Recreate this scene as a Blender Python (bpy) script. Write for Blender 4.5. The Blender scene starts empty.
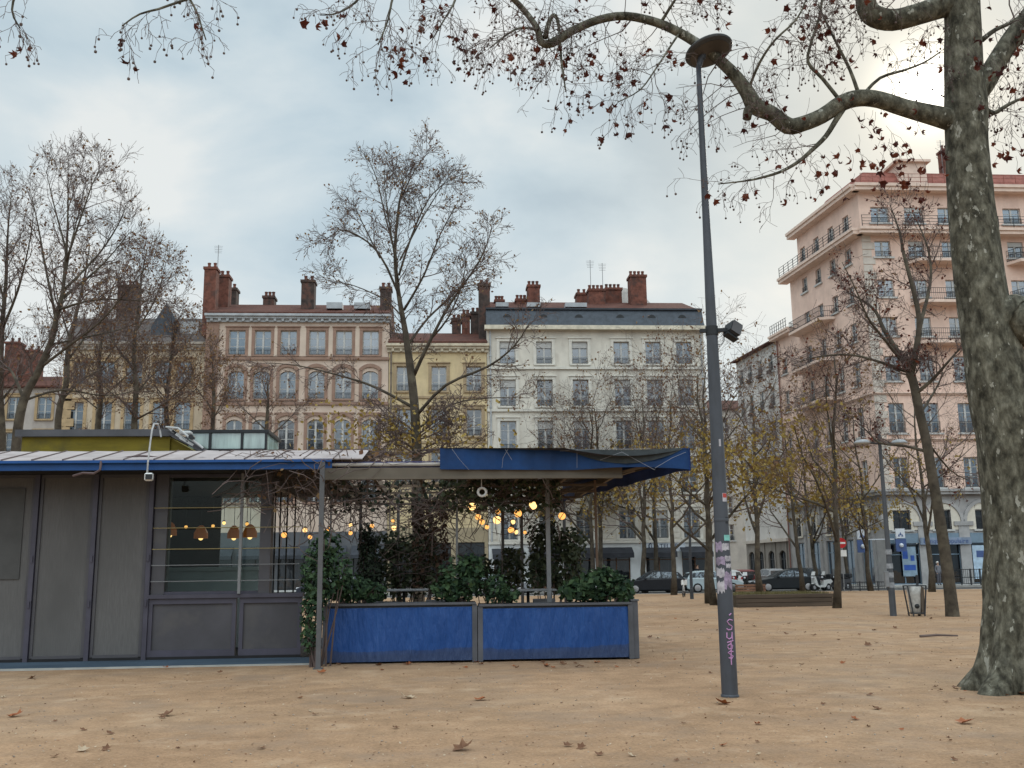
import bpy, math, random
from mathutils import Vector, Matrix, noise
PI = math.pi
SC = bpy.context.scene
COL = SC.collection
R = random.Random(7)
# ------------------------------------------------------------------ camera
F = 1000.0
PITCH = math.atan(186/1000.0); ROLL = -0.013; YAW = -math.radians(4)
CAMPOS = Vector((0, 0, 1.6))
CM = Matrix.Rotation(YAW, 3, 'Z') @ Matrix.Rotation(PI/2 + PITCH, 3, 'X') @ Matrix.Rotation(ROLL, 3, 'Z')
cd = bpy.data.cameras.new('camera'); cam = bpy.data.objects.new('camera', cd); COL.objects.link(cam)
cam.matrix_world = Matrix.Translation(CAMPOS) @ CM.to_4x4()
cd.sensor_width = 36; cd.lens = 36*F/1024; cd.clip_end = 2000; cd.clip_start = 0.1
SC.camera = cam
def ray(px, py): return (CM @ Vector(((px-512)/F, (384-py)/F, -1))).normalized()
def at(px, py, Y):
    d = ray(px, py); return CAMPOS + d*(Y/d.y)
def gnd(px, py, z=0):
    d = ray(px, py); return CAMPOS + d*((z-1.6)/d.z)
def X(px, Y, py=560): return at(px, py, Y).x
def Z(py, Y, px=512): return at(px, py, Y).z
# ------------------------------------------------------------------ mesh builder
class MB:
    def __init__(s): s.v = []; s.f = []; s.m = []; s.mi = 0; s.M = None; s.sm = []; s.smooth = False
    def add(s, vs, fs):
        o = len(s.v)
        if s.M is not None: vs = [s.M @ Vector(v) for v in vs]
        s.v.extend([tuple(v) for v in vs])
        for f in fs:
            s.f.append([o+i for i in f]); s.m.append(s.mi); s.sm.append(s.smooth)
        return s
    def box(s, x0, x1, y0, y1, z0, z1):
        return s.add([(x0,y0,z0),(x1,y0,z0),(x1,y1,z0),(x0,y1,z0),(x0,y0,z1),(x1,y0,z1),(x1,y1,z1),(x0,y1,z1)],
                     [(0,3,2,1),(4,5,6,7),(0,1,5,4),(1,2,6,5),(2,3,7,6),(3,0,4,7)])
    def cbox(s, c, sx, sy, sz, b=0.0):
        if b <= 0: return s.box(c[0]-sx/2, c[0]+sx/2, c[1]-sy/2, c[1]+sy/2, c[2]-sz/2, c[2]+sz/2)
        vs = []; 
        for k, (dz, i) in enumerate(((-sz/2, b), (-sz/2+b, 0), (sz/2-b, 0), (sz/2, b))):
            for (ax, ay) in ((-1,-1),(1,-1),(1,1),(-1,1)): vs.append((c[0]+ax*(sx/2-i), c[1]+ay*(sy/2-i), c[2]+dz))
        fs = [(3,2,1,0),(12,13,14,15)]
        for k in range(3):
            for j in range(4): fs.append((k*4+j, k*4+(j+1)%4, k*4+4+(j+1)%4, k*4+4+j))
        return s.add(vs, fs)
    def quad(s, a, b, c, d): return s.add([a,b,c,d], [(0,1,2,3)])
    def tri(s, a, b, c): return s.add([a,b,c], [(0,1,2)])
    def tube(s, pts, rad, n=6, cap=True):
        pts = [Vector(p) for p in pts]; k = len(pts)
        if not hasattr(rad, '__len__'): rad = [rad]*k
        vs = []; fs = []
        ref = None
        for i in range(k):
            t = (pts[min(i+1,k-1)] - pts[max(i-1,0)])
            if t.length < 1e-9: t = Vector((0,0,1))
            t.normalize()
            if ref is None: ref = Vector((1,0,0)) if abs(t.x) < .8 else Vector((0,1,0))
            a = (ref - t*ref.dot(t))
            if a.length < 1e-4: a = t.orthogonal()
            a.normalize(); ref = a; b = t.cross(a)
            for j in range(n):
                th = 2*PI*j/n; vs.append(pts[i] + (a*math.cos(th) + b*math.sin(th))*rad[i])
        for i in range(k-1):
            for j in range(n): fs.append((i*n+j, i*n+(j+1)%n, (i+1)*n+(j+1)%n, (i+1)*n+j))
        if cap and n > 2:
            fs.append(tuple(range(n-1,-1,-1))); fs.append(tuple(range((k-1)*n, k*n)))
        return s.add(vs, fs)
    def bar(s, a, b, w, h=None):
        a = Vector(a); b = Vector(b); h = h or w; t = (b-a).normalized()
        u = t.cross(Vector((0,0,1)))
        if u.length < 1e-3: u = Vector((1,0,0))
        u.normalize(); n = u.cross(t); vs = []
        for p in (a, b):
            for (i, j) in ((-1,-1),(1,-1),(1,1),(-1,1)): vs.append(p + u*i*w/2 + n*j*h/2)
        return s.add(vs, [(3,2,1,0),(4,5,6,7),(0,1,5,4),(1,2,6,5),(2,3,7,6),(3,0,4,7)])
    def prism(s, poly, axis, a, b):
        # poly 2d, extruded along axis 'x','y','z' from a to b
        def mk(p, t):
            return (t,p[0],p[1]) if axis == 'x' else ((p[0],t,p[1]) if axis == 'y' else (p[0],p[1],t))
        n = len(poly); vs = [mk(p,a) for p in poly] + [mk(p,b) for p in poly]
        fs = [tuple(range(n)), tuple(range(2*n-1, n-1, -1))] + [(i, n+i, n+(i+1)%n, (i+1)%n) for i in range(n)]
        return s.add(vs, fs)
    def lathe(s, prof, c=(0,0,0), n=16, ax='z'):
        vs = []; fs = []; k = len(prof)
        for (r, h) in prof:
            for j in range(n):
                th = 2*PI*j/n; q = (r*math.cos(th), r*math.sin(th), h)
                if ax == 'y': q = (q[0], q[2], q[1])
                elif ax == 'x': q = (q[2], q[0], q[1])
                vs.append((c[0]+q[0], c[1]+q[1], c[2]+q[2]))
        for i in range(k-1):
            for j in range(n): fs.append((i*n+j, i*n+(j+1)%n, (i+1)*n+(j+1)%n, (i+1)*n+j))
        fs.append(tuple(range(n-1,-1,-1))); fs.append(tuple(range((k-1)*n, k*n)))
        return s.add(vs, fs)
    def ball(s, c, r, n=8, sq=1.0):
        return s.lathe([(max(1e-3, r*math.sin(PI*i/(n//2))), -r*sq*math.cos(PI*i/(n//2))) for i in range(n//2+1)], c, n)
    def mesh(s, name, mats):
        me = bpy.data.meshes.new(name); me.from_pydata(s.v, [], s.f)
        if not isinstance(mats, (list, tuple)): mats = [mats]
        for m in mats: me.materials.append(m)
        if len(mats) > 1: me.polygons.foreach_set('material_index', s.m)
        if any(s.sm): me.polygons.foreach_set('use_smooth', s.sm)
        me.update(); return me
    def build(s, name, mats, parent=None, loc=(0,0,0), rz=0, flip=False):
        return link(name, s.mesh(name, mats), parent, loc, rz)
    def wbuild(s, name, mats, parent):      # vertices are in world coordinates
        o = wloc(parent)
        s.v = [(v[0]-o.x, v[1]-o.y, v[2]-o.z) for v in s.v]
        return s.build(name, mats, parent)
def wloc(o):
    p = Vector((0,0,0))
    while o is not None: p = p + o.location; o = o.parent
    return p
def link(name, me, parent=None, loc=(0,0,0), rz=0):
    o = bpy.data.objects.new(name, me); COL.objects.link(o)
    o.parent = parent; o.location = loc; o.rotation_euler = (0,0,rz); return o
def tag(o, label=None, cat=None, group=None, kind=None):
    if label: o['label'] = label
    if cat: o['category'] = cat
    if group: o['group'] = group
    if kind: o['kind'] = kind
    return o
def thing(name, label, cat, loc=(0,0,0), rz=0, group=None):
    o = bpy.data.objects.new(name, None); COL.objects.link(o); o.empty_display_size = .2
    o.location = loc; o.rotation_euler = (0,0,rz); return tag(o, label, cat, group)
KIDS = {}
def copy_tree(o, parent=None):
    c = o.copy(); COL.objects.link(c); c.parent = parent
    for ch in list(o.children): copy_tree(ch, c)
    return c
# ------------------------------------------------------------------ materials
def ramp(nt, stops):
    r = nt.nodes.new('ShaderNodeValToRGB'); cr = r.color_ramp
    while len(cr.elements) < len(stops): cr.elements.new(.5)
    for e, (p, c) in zip(cr.elements, stops):
        e.position = p; e.color = (c[0],c[1],c[2],1) if hasattr(c,'__len__') else (c,c,c,1)
    return r
def newmat(name):
    m = bpy.data.materials.new(name); m.use_nodes = True
    nt = m.node_tree; return m, nt, nt.nodes['Principled BSDF']
def mixc(nt, fac, a, b, mode='MIX'):
    n = nt.nodes.new('ShaderNodeMix'); n.data_type = 'RGBA'; n.blend_type = mode
    for i, v in ((0, fac), (6, a), (7, b)):
        if isinstance(v, bpy.types.NodeSocket): nt.links.new(v, n.inputs[i])
        elif i == 0: n.inputs[0].default_value = v
        else: n.inputs[i].default_value = (v[0],v[1],v[2],1)
    return n.outputs[2]
def tex(nt, kind, scale, detail=4, coord=None, rough=.6, stretch=None):
    tc = nt.nodes.new('ShaderNodeTexCoord'); src = tc.outputs['Object']
    if stretch:
        mp = nt.nodes.new('ShaderNodeMapping'); mp.inputs['Scale'].default_value = stretch
        nt.links.new(src, mp.inputs['Vector']); src = mp.outputs['Vector']
    if kind == 'noise':
        t = nt.nodes.new('ShaderNodeTexNoise'); t.inputs['Detail'].default_value = detail; t.inputs['Roughness'].default_value = rough
    else:
        t = nt.nodes.new('ShaderNodeTexVoronoi')
    t.inputs['Scale'].default_value = scale
    nt.links.new(src, t.inputs['Vector']); return t
def pmat(name, col, rough=.8, var=.25, scale=2.0, bump=0, bscale=30, metal=0, spec=.3, tint=None, stretch=None, orand=0, stain=None):
    m, nt, b = newmat(name)
    b.inputs['Roughness'].default_value = rough; b.inputs['Metallic'].default_value = metal
    b.inputs['Specular IOR Level'].default_value = spec
    t = tex(nt, 'noise', scale, 6, stretch=stretch)
    lo = [c*(1-var) for c in col]; hi = [min(1, c*(1+var)) for c in (tint or col)]
    r = ramp(nt, [(.3, lo), (.7, hi)]); nt.links.new(t.outputs['Fac'], r.inputs['Fac'])
    out = r.outputs['Color']
    if stain:
        t2 = tex(nt, 'noise', stain[1], 5, stretch=stain[2] if len(stain) > 2 else None)
        r2 = ramp(nt, [(.5, 0.0), (.72, 1.0)]); nt.links.new(t2.outputs['Fac'], r2.inputs['Fac'])
        out = mixc(nt, r2.outputs['Color'], out, stain[0])
    if orand:
        oi = nt.nodes.new('ShaderNodeObjectInfo'); r3 = ramp(nt, [(0, 1-orand), (1, 1+orand)])
        mr = nt.nodes.new('ShaderNodeMapRange'); mr.inputs[3].default_value = 1-orand; mr.inputs[4].default_value = 1+orand
        nt.links.new(oi.outputs['Random'], mr.inputs[0])
        cb = nt.nodes.new('ShaderNodeCombineColor')
        for k in range(3): nt.links.new(mr.outputs[0], cb.inputs[k])
        out = mixc(nt, 1.0, out, cb.outputs[0], 'MULTIPLY')
    nt.links.new(out, b.inputs['Base Color'])
    if bump:
        t3 = tex(nt, 'noise', bscale, 5); bp = nt.nodes.new('ShaderNodeBump')
        bp.inputs['Strength'].default_value = bump; bp.inputs['Distance'].default_value = .02
        nt.links.new(t3.outputs['Fac'], bp.inputs['Height']); nt.links.new(bp.outputs['Normal'], b.inputs['Normal'])
    return m
def leafmat(name, c1, c2, c3, scale=1.2, trans=.25):
    m, nt, b = newmat(name); b.inputs['Roughness'].default_value = .65; b.inputs['Specular IOR Level'].default_value = .25
    t = tex(nt, 'noise', scale, 3); r = ramp(nt, [(.3, c1), (.5, c2), (.7, c3)])
    g = nt.nodes.new('ShaderNodeNewGeometry'); 
    ma = nt.nodes.new('ShaderNodeMath'); ma.operation = 'MULTIPLY_ADD'; ma.inputs[1].default_value = .5; ma.inputs[2].default_value = -.25
    nt.links.new(g.outputs['Random Per Island'], ma.inputs[0])
    mb = nt.nodes.new('ShaderNodeMath'); mb.operation = 'ADD'
    nt.links.new(ma.outputs[0], mb.inputs[0]); nt.links.new(t.outputs['Fac'], mb.inputs[1])
    nt.links.new(mb.outputs[0], r.inputs['Fac']); nt.links.new(r.outputs['Color'], b.inputs['Base Color'])
    tr = nt.nodes.new('ShaderNodeBsdfTranslucent'); nt.links.new(r.outputs['Color'], tr.inputs['Color'])
    mx = nt.nodes.new('ShaderNodeMixShader'); mx.inputs[0].default_value = trans
    nt.links.new(b.outputs[0], mx.inputs[1]); nt.links.new(tr.outputs[0], mx.inputs[2])
    nt.links.new(mx.outputs[0], nt.nodes['Material Output'].inputs['Surface'])
    return m
def glassmat(name, tintc, gl=.25, var=.6, rough=.03):
    # house window seen from outside: curtains and dark room under a reflecting pane
    m, nt, b = newmat(name); nt.nodes.remove(b)
    oi = nt.nodes.new('ShaderNodeObjectInfo')
    r = ramp(nt, [(0, [c*(1-var) for c in tintc]), (.55, tintc), (1, [min(1, c*(1+var)+.02) for c in tintc])])
    nt.links.new(oi.outputs['Random'], r.inputs['Fac'])
    t = tex(nt, 'noise', 1.6, 3, stretch=(3,3,.4)); r2 = ramp(nt, [(.35, .55), (.65, 1.25)])
    nt.links.new(t.outputs['Fac'], r2.inputs['Fac'])
    c = mixc(nt, 1.0, r.outputs['Color'], r2.outputs['Color'], 'MULTIPLY')
    d = nt.nodes.new('ShaderNodeBsdfDiffuse'); nt.links.new(c, d.inputs['Color'])
    g = nt.nodes.new('ShaderNodeBsdfGlossy'); g.inputs['Roughness'].default_value = rough; g.inputs['Color'].default_value = (.85,.92,1,1)
    t4 = tex(nt, 'noise', .9, 2); bp = nt.nodes.new('ShaderNodeBump'); bp.inputs['Strength'].default_value = .15; bp.inputs['Distance'].default_value = .05
    nt.links.new(t4.outputs['Fac'], bp.inputs['Height']); nt.links.new(bp.outputs['Normal'], g.inputs['Normal'])
    mx = nt.nodes.new('ShaderNodeMixShader'); mx.inputs[0].default_value = gl
    nt.links.new(d.outputs[0], mx.inputs[1]); nt.links.new(g.outputs[0], mx.inputs[2])
    nt.links.new(mx.outputs[0], nt.nodes['Material Output'].inputs['Surface'])
    return m
def clearglass(name, tint=(.8,.9,.9), gl=.12):
    m, nt, b = newmat(name); nt.nodes.remove(b)
    tr = nt.nodes.new('ShaderNodeBsdfTransparent'); tr.inputs[0].default_value = (*tint,1)
    g = nt.nodes.new('ShaderNodeBsdfGlossy'); g.inputs['Roughness'].default_value = .01
    mx = nt.nodes.new('ShaderNodeMixShader'); mx.inputs[0].default_value = gl
    nt.links.new(tr.outputs[0], mx.inputs[1]); nt.links.new(g.outputs[0], mx.inputs[2])
    nt.links.new(mx.outputs[0], nt.nodes['Material Output'].inputs['Surface'])
    return m
def emat(name, col, st):
    m, nt, b = newmat(name); b.inputs['Base Color'].default_value = (*col,1)
    b.inputs['Emission Color'].default_value = (*col,1); b.inputs['Emission Strength'].default_value = st
    return m
# ------------------------------------------------------------------ world: overcast sky
SUND = ray(925, 88)
SUN_EL = math.asin(SUND.z); SUN_AZ = math.atan2(SUND.x, SUND.y)   # azimuth from +Y towards +X
def make_world():
    w = bpy.data.worlds.new('World'); SC.world = w; w.use_nodes = True; nt = w.node_tree
    for n in list(nt.nodes): nt.nodes.remove(n)
    L = nt.links.new
    out = nt.nodes.new('ShaderNodeOutputWorld')
    sky = nt.nodes.new('ShaderNodeTexSky'); sky.sky_type = 'NISHITA'; sky.sun_disc = False
    sky.sun_elevation = SUN_EL; sky.sun_rotation = SUN_AZ
    b1 = nt.nodes.new('ShaderNodeBackground'); b1.inputs[1].default_value = .08; L(sky.outputs[0], b1.inputs[0])
    tc = nt.nodes.new('ShaderNodeTexCoord'); nrm = nt.nodes.new('ShaderNodeVectorMath'); nrm.operation = 'NORMALIZE'
    L(tc.outputs['Generated'], nrm.inputs[0]); d = nrm.outputs[0]
    mp = nt.nodes.new('ShaderNodeMapping'); mp.inputs['Scale'].default_value = (1,1,1.9); mp.inputs['Location'].default_value = (3.1,1.7,.35); L(d, mp.inputs[0])
    n1 = nt.nodes.new('ShaderNodeTexNoise'); n1.inputs['Scale'].default_value = 3.4; n1.inputs['Detail'].default_value = 7; n1.inputs['Roughness'].default_value = .5
    n1.inputs['Distortion'].default_value = .25
    L(mp.outputs[0], n1.inputs['Vector'])
    r = ramp(nt, [(.34, (.47,.59,.665)), (.43, (.58,.695,.755)), (.52, (.70,.785,.815)), (.61, (.86,.89,.875))]); L(n1.outputs['Fac'], r.inputs[0])
    # sun glow behind the clouds
    dt = nt.nodes.new('ShaderNodeVectorMath'); dt.operation = 'DOT_PRODUCT'; L(d, dt.inputs[0]); dt.inputs[1].default_value = SUND
    def power(src, e, k):
        mx = nt.nodes.new('ShaderNodeMath'); mx.operation = 'MAXIMUM'; mx.inputs[1].default_value = 0; L(src, mx.inputs[0])
        p = nt.nodes.new('ShaderNodeMath'); p.operation = 'POWER'; L(mx.outputs[0], p.inputs[0]); p.inputs[1].default_value = e
        q = nt.nodes.new('ShaderNodeMath'); q.operation = 'MULTIPLY'; L(p.outputs[0], q.inputs[0]); q.inputs[1].default_value = k
        return q.outputs[0]
    c = r.outputs[0]
    def mixglow(c, e, k, col):
        n = nt.nodes.new('ShaderNodeMix'); n.data_type = 'RGBA'
        L(power(dt.outputs['Value'], e, k), n.inputs[0]); L(c, n.inputs[6])
        v = nt.nodes.new('ShaderNodeMix'); v.data_type = 'RGBA'; v.inputs[0].default_value = .55; L(c, v.inputs[6]); v.inputs[7].default_value = (*col,1)
        L(v.outputs[2], n.inputs[7]); return n.outputs[2]
    def addglow(c, e, k, col):
        n = nt.nodes.new('ShaderNodeMix'); n.data_type = 'RGBA'; n.blend_type = 'ADD'; n.clamp_factor = False
        L(power(dt.outputs['Value'], e, k), n.inputs[0]); L(c, n.inputs[6]); n.inputs[7].default_value = (*col,1); return n.outputs[2]
    c = mixglow(c, 30, .95, (.74,.685,.55)); c = mixglow(c, 300, .7, (.86,.78,.60)); c = addglow(c, 1500, 1.2, (1,.92,.76)); c = addglow(c, 6000, 3.0, (1,.96,.88))
    # sky boosted towards the zenith and behind the camera to light the facades
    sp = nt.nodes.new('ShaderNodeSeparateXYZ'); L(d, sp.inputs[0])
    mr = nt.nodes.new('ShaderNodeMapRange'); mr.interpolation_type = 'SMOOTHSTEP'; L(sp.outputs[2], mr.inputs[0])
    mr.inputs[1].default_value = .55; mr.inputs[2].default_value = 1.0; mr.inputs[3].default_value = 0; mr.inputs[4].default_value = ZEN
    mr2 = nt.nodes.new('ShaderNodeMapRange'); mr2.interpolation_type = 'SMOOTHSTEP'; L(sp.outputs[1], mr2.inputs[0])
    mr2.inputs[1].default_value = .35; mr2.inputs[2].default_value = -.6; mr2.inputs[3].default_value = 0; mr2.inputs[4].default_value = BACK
    # sky dimmed low behind the viewer to darken reflections in the glass
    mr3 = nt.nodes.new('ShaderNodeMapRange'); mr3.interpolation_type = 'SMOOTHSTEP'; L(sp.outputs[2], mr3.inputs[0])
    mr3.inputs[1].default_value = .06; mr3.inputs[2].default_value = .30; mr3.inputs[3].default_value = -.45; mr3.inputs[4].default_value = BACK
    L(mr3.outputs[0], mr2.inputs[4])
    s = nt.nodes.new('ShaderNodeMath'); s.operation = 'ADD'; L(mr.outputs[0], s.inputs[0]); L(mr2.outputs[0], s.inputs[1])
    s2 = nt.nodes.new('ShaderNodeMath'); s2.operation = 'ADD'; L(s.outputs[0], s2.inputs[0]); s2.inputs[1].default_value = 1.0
    b2 = nt.nodes.new('ShaderNodeBackground'); L(c, b2.inputs[0]); L(s2.outputs[0], b2.inputs[1])
    mx = nt.nodes.new('ShaderNodeMixShader'); mx.inputs[0].default_value = .9
    L(b1.outputs[0], mx.inputs[1]); L(b2.outputs[0], mx.inputs[2]); L(mx.outputs[0], out.inputs[0])
    sl = bpy.data.lights.new('sun', 'SUN'); sl.energy = 1.2; sl.angle = math.radians(14); sl.color = (1,.93,.82)
    so = bpy.data.objects.new('sun', sl); COL.objects.link(so); so.location = (0,0,60)
    so.rotation_euler = (-SUND).to_track_quat('-Z', 'Y').to_euler()
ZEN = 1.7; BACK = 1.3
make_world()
vs = SC.view_settings; vs.view_transform = 'Standard'; vs.look = 'None'; vs.exposure = 0.0; vs.gamma = 1
SC.cycles.max_bounces = 6; SC.cycles.transparent_max_bounces = 16; SC.cycles.caustics_reflective = False; SC.cycles.caustics_refractive = False
# ------------------------------------------------------------------ shared materials
M = {}
M['iron'] = pmat('iron', (.02,.022,.025), .5, .2, 4)
M['slate'] = pmat('slate', (.045,.055,.07), .55, .3, 3)
M['tile'] = pmat('roof tiles', (.095,.04,.03), .9, .4, 6, bump=.4, bscale=14, spec=.15, stain=((.06,.03,.026), 1.2))
M['brick'] = pmat('chimney brick', (.15,.06,.043), .9, .45, 3, bump=.4, bscale=9, stain=((.05,.04,.037), 1.2))
M['brick_dark'] = pmat('sooty brick', (.06,.045,.04), .9, .45, 3, bump=.4, bscale=9, stain=((.13,.06,.045), 1.5))
M['zinc'] = pmat('zinc', (.36,.38,.40), .5, .2, 2)
M['wood_white'] = pmat('white window wood', (.47,.47,.46), .6, .12, 3)
M['pane'] = glassmat('window pane', (.055,.07,.09), .20, .85)
M['pane_dark'] = glassmat('dark pane', (.02,.023,.027), .07, .5)
M['tyre'] = pmat('tyre', (.015,.015,.016), .8, .2, 8)
M['chrome'] = pmat('alloy', (.5,.5,.52), .3, .1, 8, metal=1)
M['grey_metal'] = pmat('grey metal', (.20,.205,.215), .5, .15, 5)
M['dark_metal'] = pmat('dark metal', (.04,.043,.05), .5, .25, 4)
M['white_paint'] = pmat('white paint', (.68,.68,.67), .5, .1, 4)
M['bark'] = pmat('plane bark', (.062,.05,.037), .9, .5, 3.5, bump=.6, bscale=14, stain=((.115,.098,.07), 2.2))
M['twig'] = pmat('twig', (.11,.08,.073), .9, .35, 1.5)
M['leaf_brown'] = leafmat('brown leaves', (.13,.06,.035), (.18,.10,.05), (.23,.145,.065), .8)
M['leaf_olive'] = leafmat('olive leaves', (.16,.10,.03), (.26,.18,.045), (.34,.245,.06), .5)
M['leaf_red'] = leafmat('red brown leaves', (.05,.012,.009), (.085,.02,.013), (.15,.04,.02), 2.0, .3)
M['green'] = leafmat('evergreen leaves', (.012,.03,.015), (.03,.062,.028), (.06,.105,.045), 3.0, .12)
M['green_dark'] = leafmat('dark conifer', (.010,.016,.011), (.02,.03,.018), (.035,.05,.028), 3.0, .05)
M['green_olive'] = leafmat('dull evergreen', (.018,.028,.014), (.04,.052,.025), (.07,.085,.045), 3.0, .12)
# ------------------------------------------------------------------ ground, road, pavement
def ground_mat():
    m, nt, b = newmat('sandy ground'); b.inputs['Roughness'].default_value = .95; b.inputs['Specular IOR Level'].default_value = .15
    t1 = tex(nt, 'noise', .22, 5); t2 = tex(nt, 'noise', 2.2, 6); t3 = tex(nt, 'noise', 26, 6, rough=.8); v = tex(nt, 'voronoi', 24)
    r1 = ramp(nt, [(.32, (.285,.175,.102)), (.5, (.345,.218,.13)), (.68, (.39,.26,.162))]); nt.links.new(t1.outputs['Fac'], r1.inputs[0])
    r2 = ramp(nt, [(.3, .78), (.7, 1.14)]); nt.links.new(t2.outputs['Fac'], r2.inputs[0])
    c = mixc(nt, 1, r1.outputs[0], r2.outputs[0], 'MULTIPLY')
    r3 = ramp(nt, [(.28, .6), (.5, 1.0), (.74, 1.3)]); nt.links.new(t3.outputs['Fac'], r3.inputs[0])
    c = mixc(nt, 1, c, r3.outputs[0], 'MULTIPLY')
    rv = ramp(nt, [(.0, 1.0), (.13, 1.0), (.2, 0.0)]); nt.links.new(v.outputs['Distance'], rv.inputs[0])
    vc = nt.nodes.new('ShaderNodeSeparateColor'); nt.links.new(v.outputs['Color'], vc.inputs[0])
    th = ramp(nt, [(.74, 0.0), (.80, .65)]); nt.links.new(vc.outputs[0], th.inputs[0])
    mu = nt.nodes.new('ShaderNodeMath'); mu.operation = 'MULTIPLY'; nt.links.new(rv.outputs[0], mu.inputs[0]); nt.links.new(th.outputs[0], mu.inputs[1])
    gcol = ramp(nt, [(.2, (.16,.10,.065)), (.55, (.42,.33,.25)), (.9, (.55,.48,.40))]); nt.links.new(vc.outputs[1], gcol.inputs[0])
    c = mixc(nt, mu.outputs[0], c, gcol.outputs[0])
    # greyer trodden patches
    t4 = tex(nt, 'noise', .5, 7, rough=.72); r4 = ramp(nt, [(.49, 0.0), (.64, .6)]); nt.links.new(t4.outputs['Fac'], r4.inputs[0])
    c = mixc(nt, r4.outputs[0], c, (.25,.18,.13)); t6 = tex(nt, 'noise', 1.1, 6, rough=.7); r6 = ramp(nt, [(.56, 0.0), (.70, .42)]); nt.links.new(t6.outputs['Fac'], r6.inputs[0]); c = mixc(nt, r6.outputs[0], c, (.43,.33,.235))
    nt.links.new(c, b.inputs['Base Color'])
    bp = nt.nodes.new('ShaderNodeBump'); bp.inputs['Strength'].default_value = .7; bp.inputs['Distance'].default_value = .02
    nt.links.new(t3.outputs['Fac'], bp.inputs['Height'])
    t7 = tex(nt, 'noise', 5.5, 4); bq = nt.nodes.new('ShaderNodeBump'); bq.inputs['Strength'].default_value = .55; bq.inputs['Distance'].default_value = .05
    nt.links.new(t7.outputs['Fac'], bq.inputs['Height']); nt.links.new(bp.outputs[0], bq.inputs['Normal']); nt.links.new(bq.outputs[0], b.inputs['Normal'])
    return m
def grid_sheet(name, x0, x1, y0, y1, nx, ny, z, m, amp=0, hole=None):
    mb = MB(); mb.smooth = True; vs = []; fs = []
    for j in range(ny+1):
        for i in range(nx+1):
            x = x0+(x1-x0)*i/nx; y = y0+(y1-y0)*j/ny
            vs.append((x, y, z + amp*noise.noise(Vector((x*.35, y*.35, 0)))))
    for j in range(ny):
        for i in range(nx): a = j*(nx+1)+i; fs.append((a, a+1, a+nx+2, a+nx+1))
    mb.add(vs, fs); return tag(mb.build(name, m), kind='structure')
GM = ground_mat()
grid_sheet('ground', -420, 420, -60, 700, 60, 60, -.09, pmat('earth', (.2,.17,.14), .9))
grid_sheet('sand_square', -70, 90, -25, 64, 160, 90, 0.0, GM, .018)
asph = pmat('asphalt', (.055,.055,.057), .85, .3, 1.2, bump=.3, bscale=60)
grid_sheet('road', -120, 130, 64.2, 71.6, 20, 2, -.06, asph)
pav = pmat('pavement', (.30,.285,.265), .85, .2, 1.5)
mb = MB(); mb.box(-120, 130, 71.6, 76.5, -.085, .07)
tag(mb.build('pavement', pav), kind='structure')
mb = MB(); mb.box(-70, 90, 63.95, 64.2, -.085, .02)
tag(mb.build('kerb', pmat('kerb stone', (.38,.37,.35), .8)), kind='structure')
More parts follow.
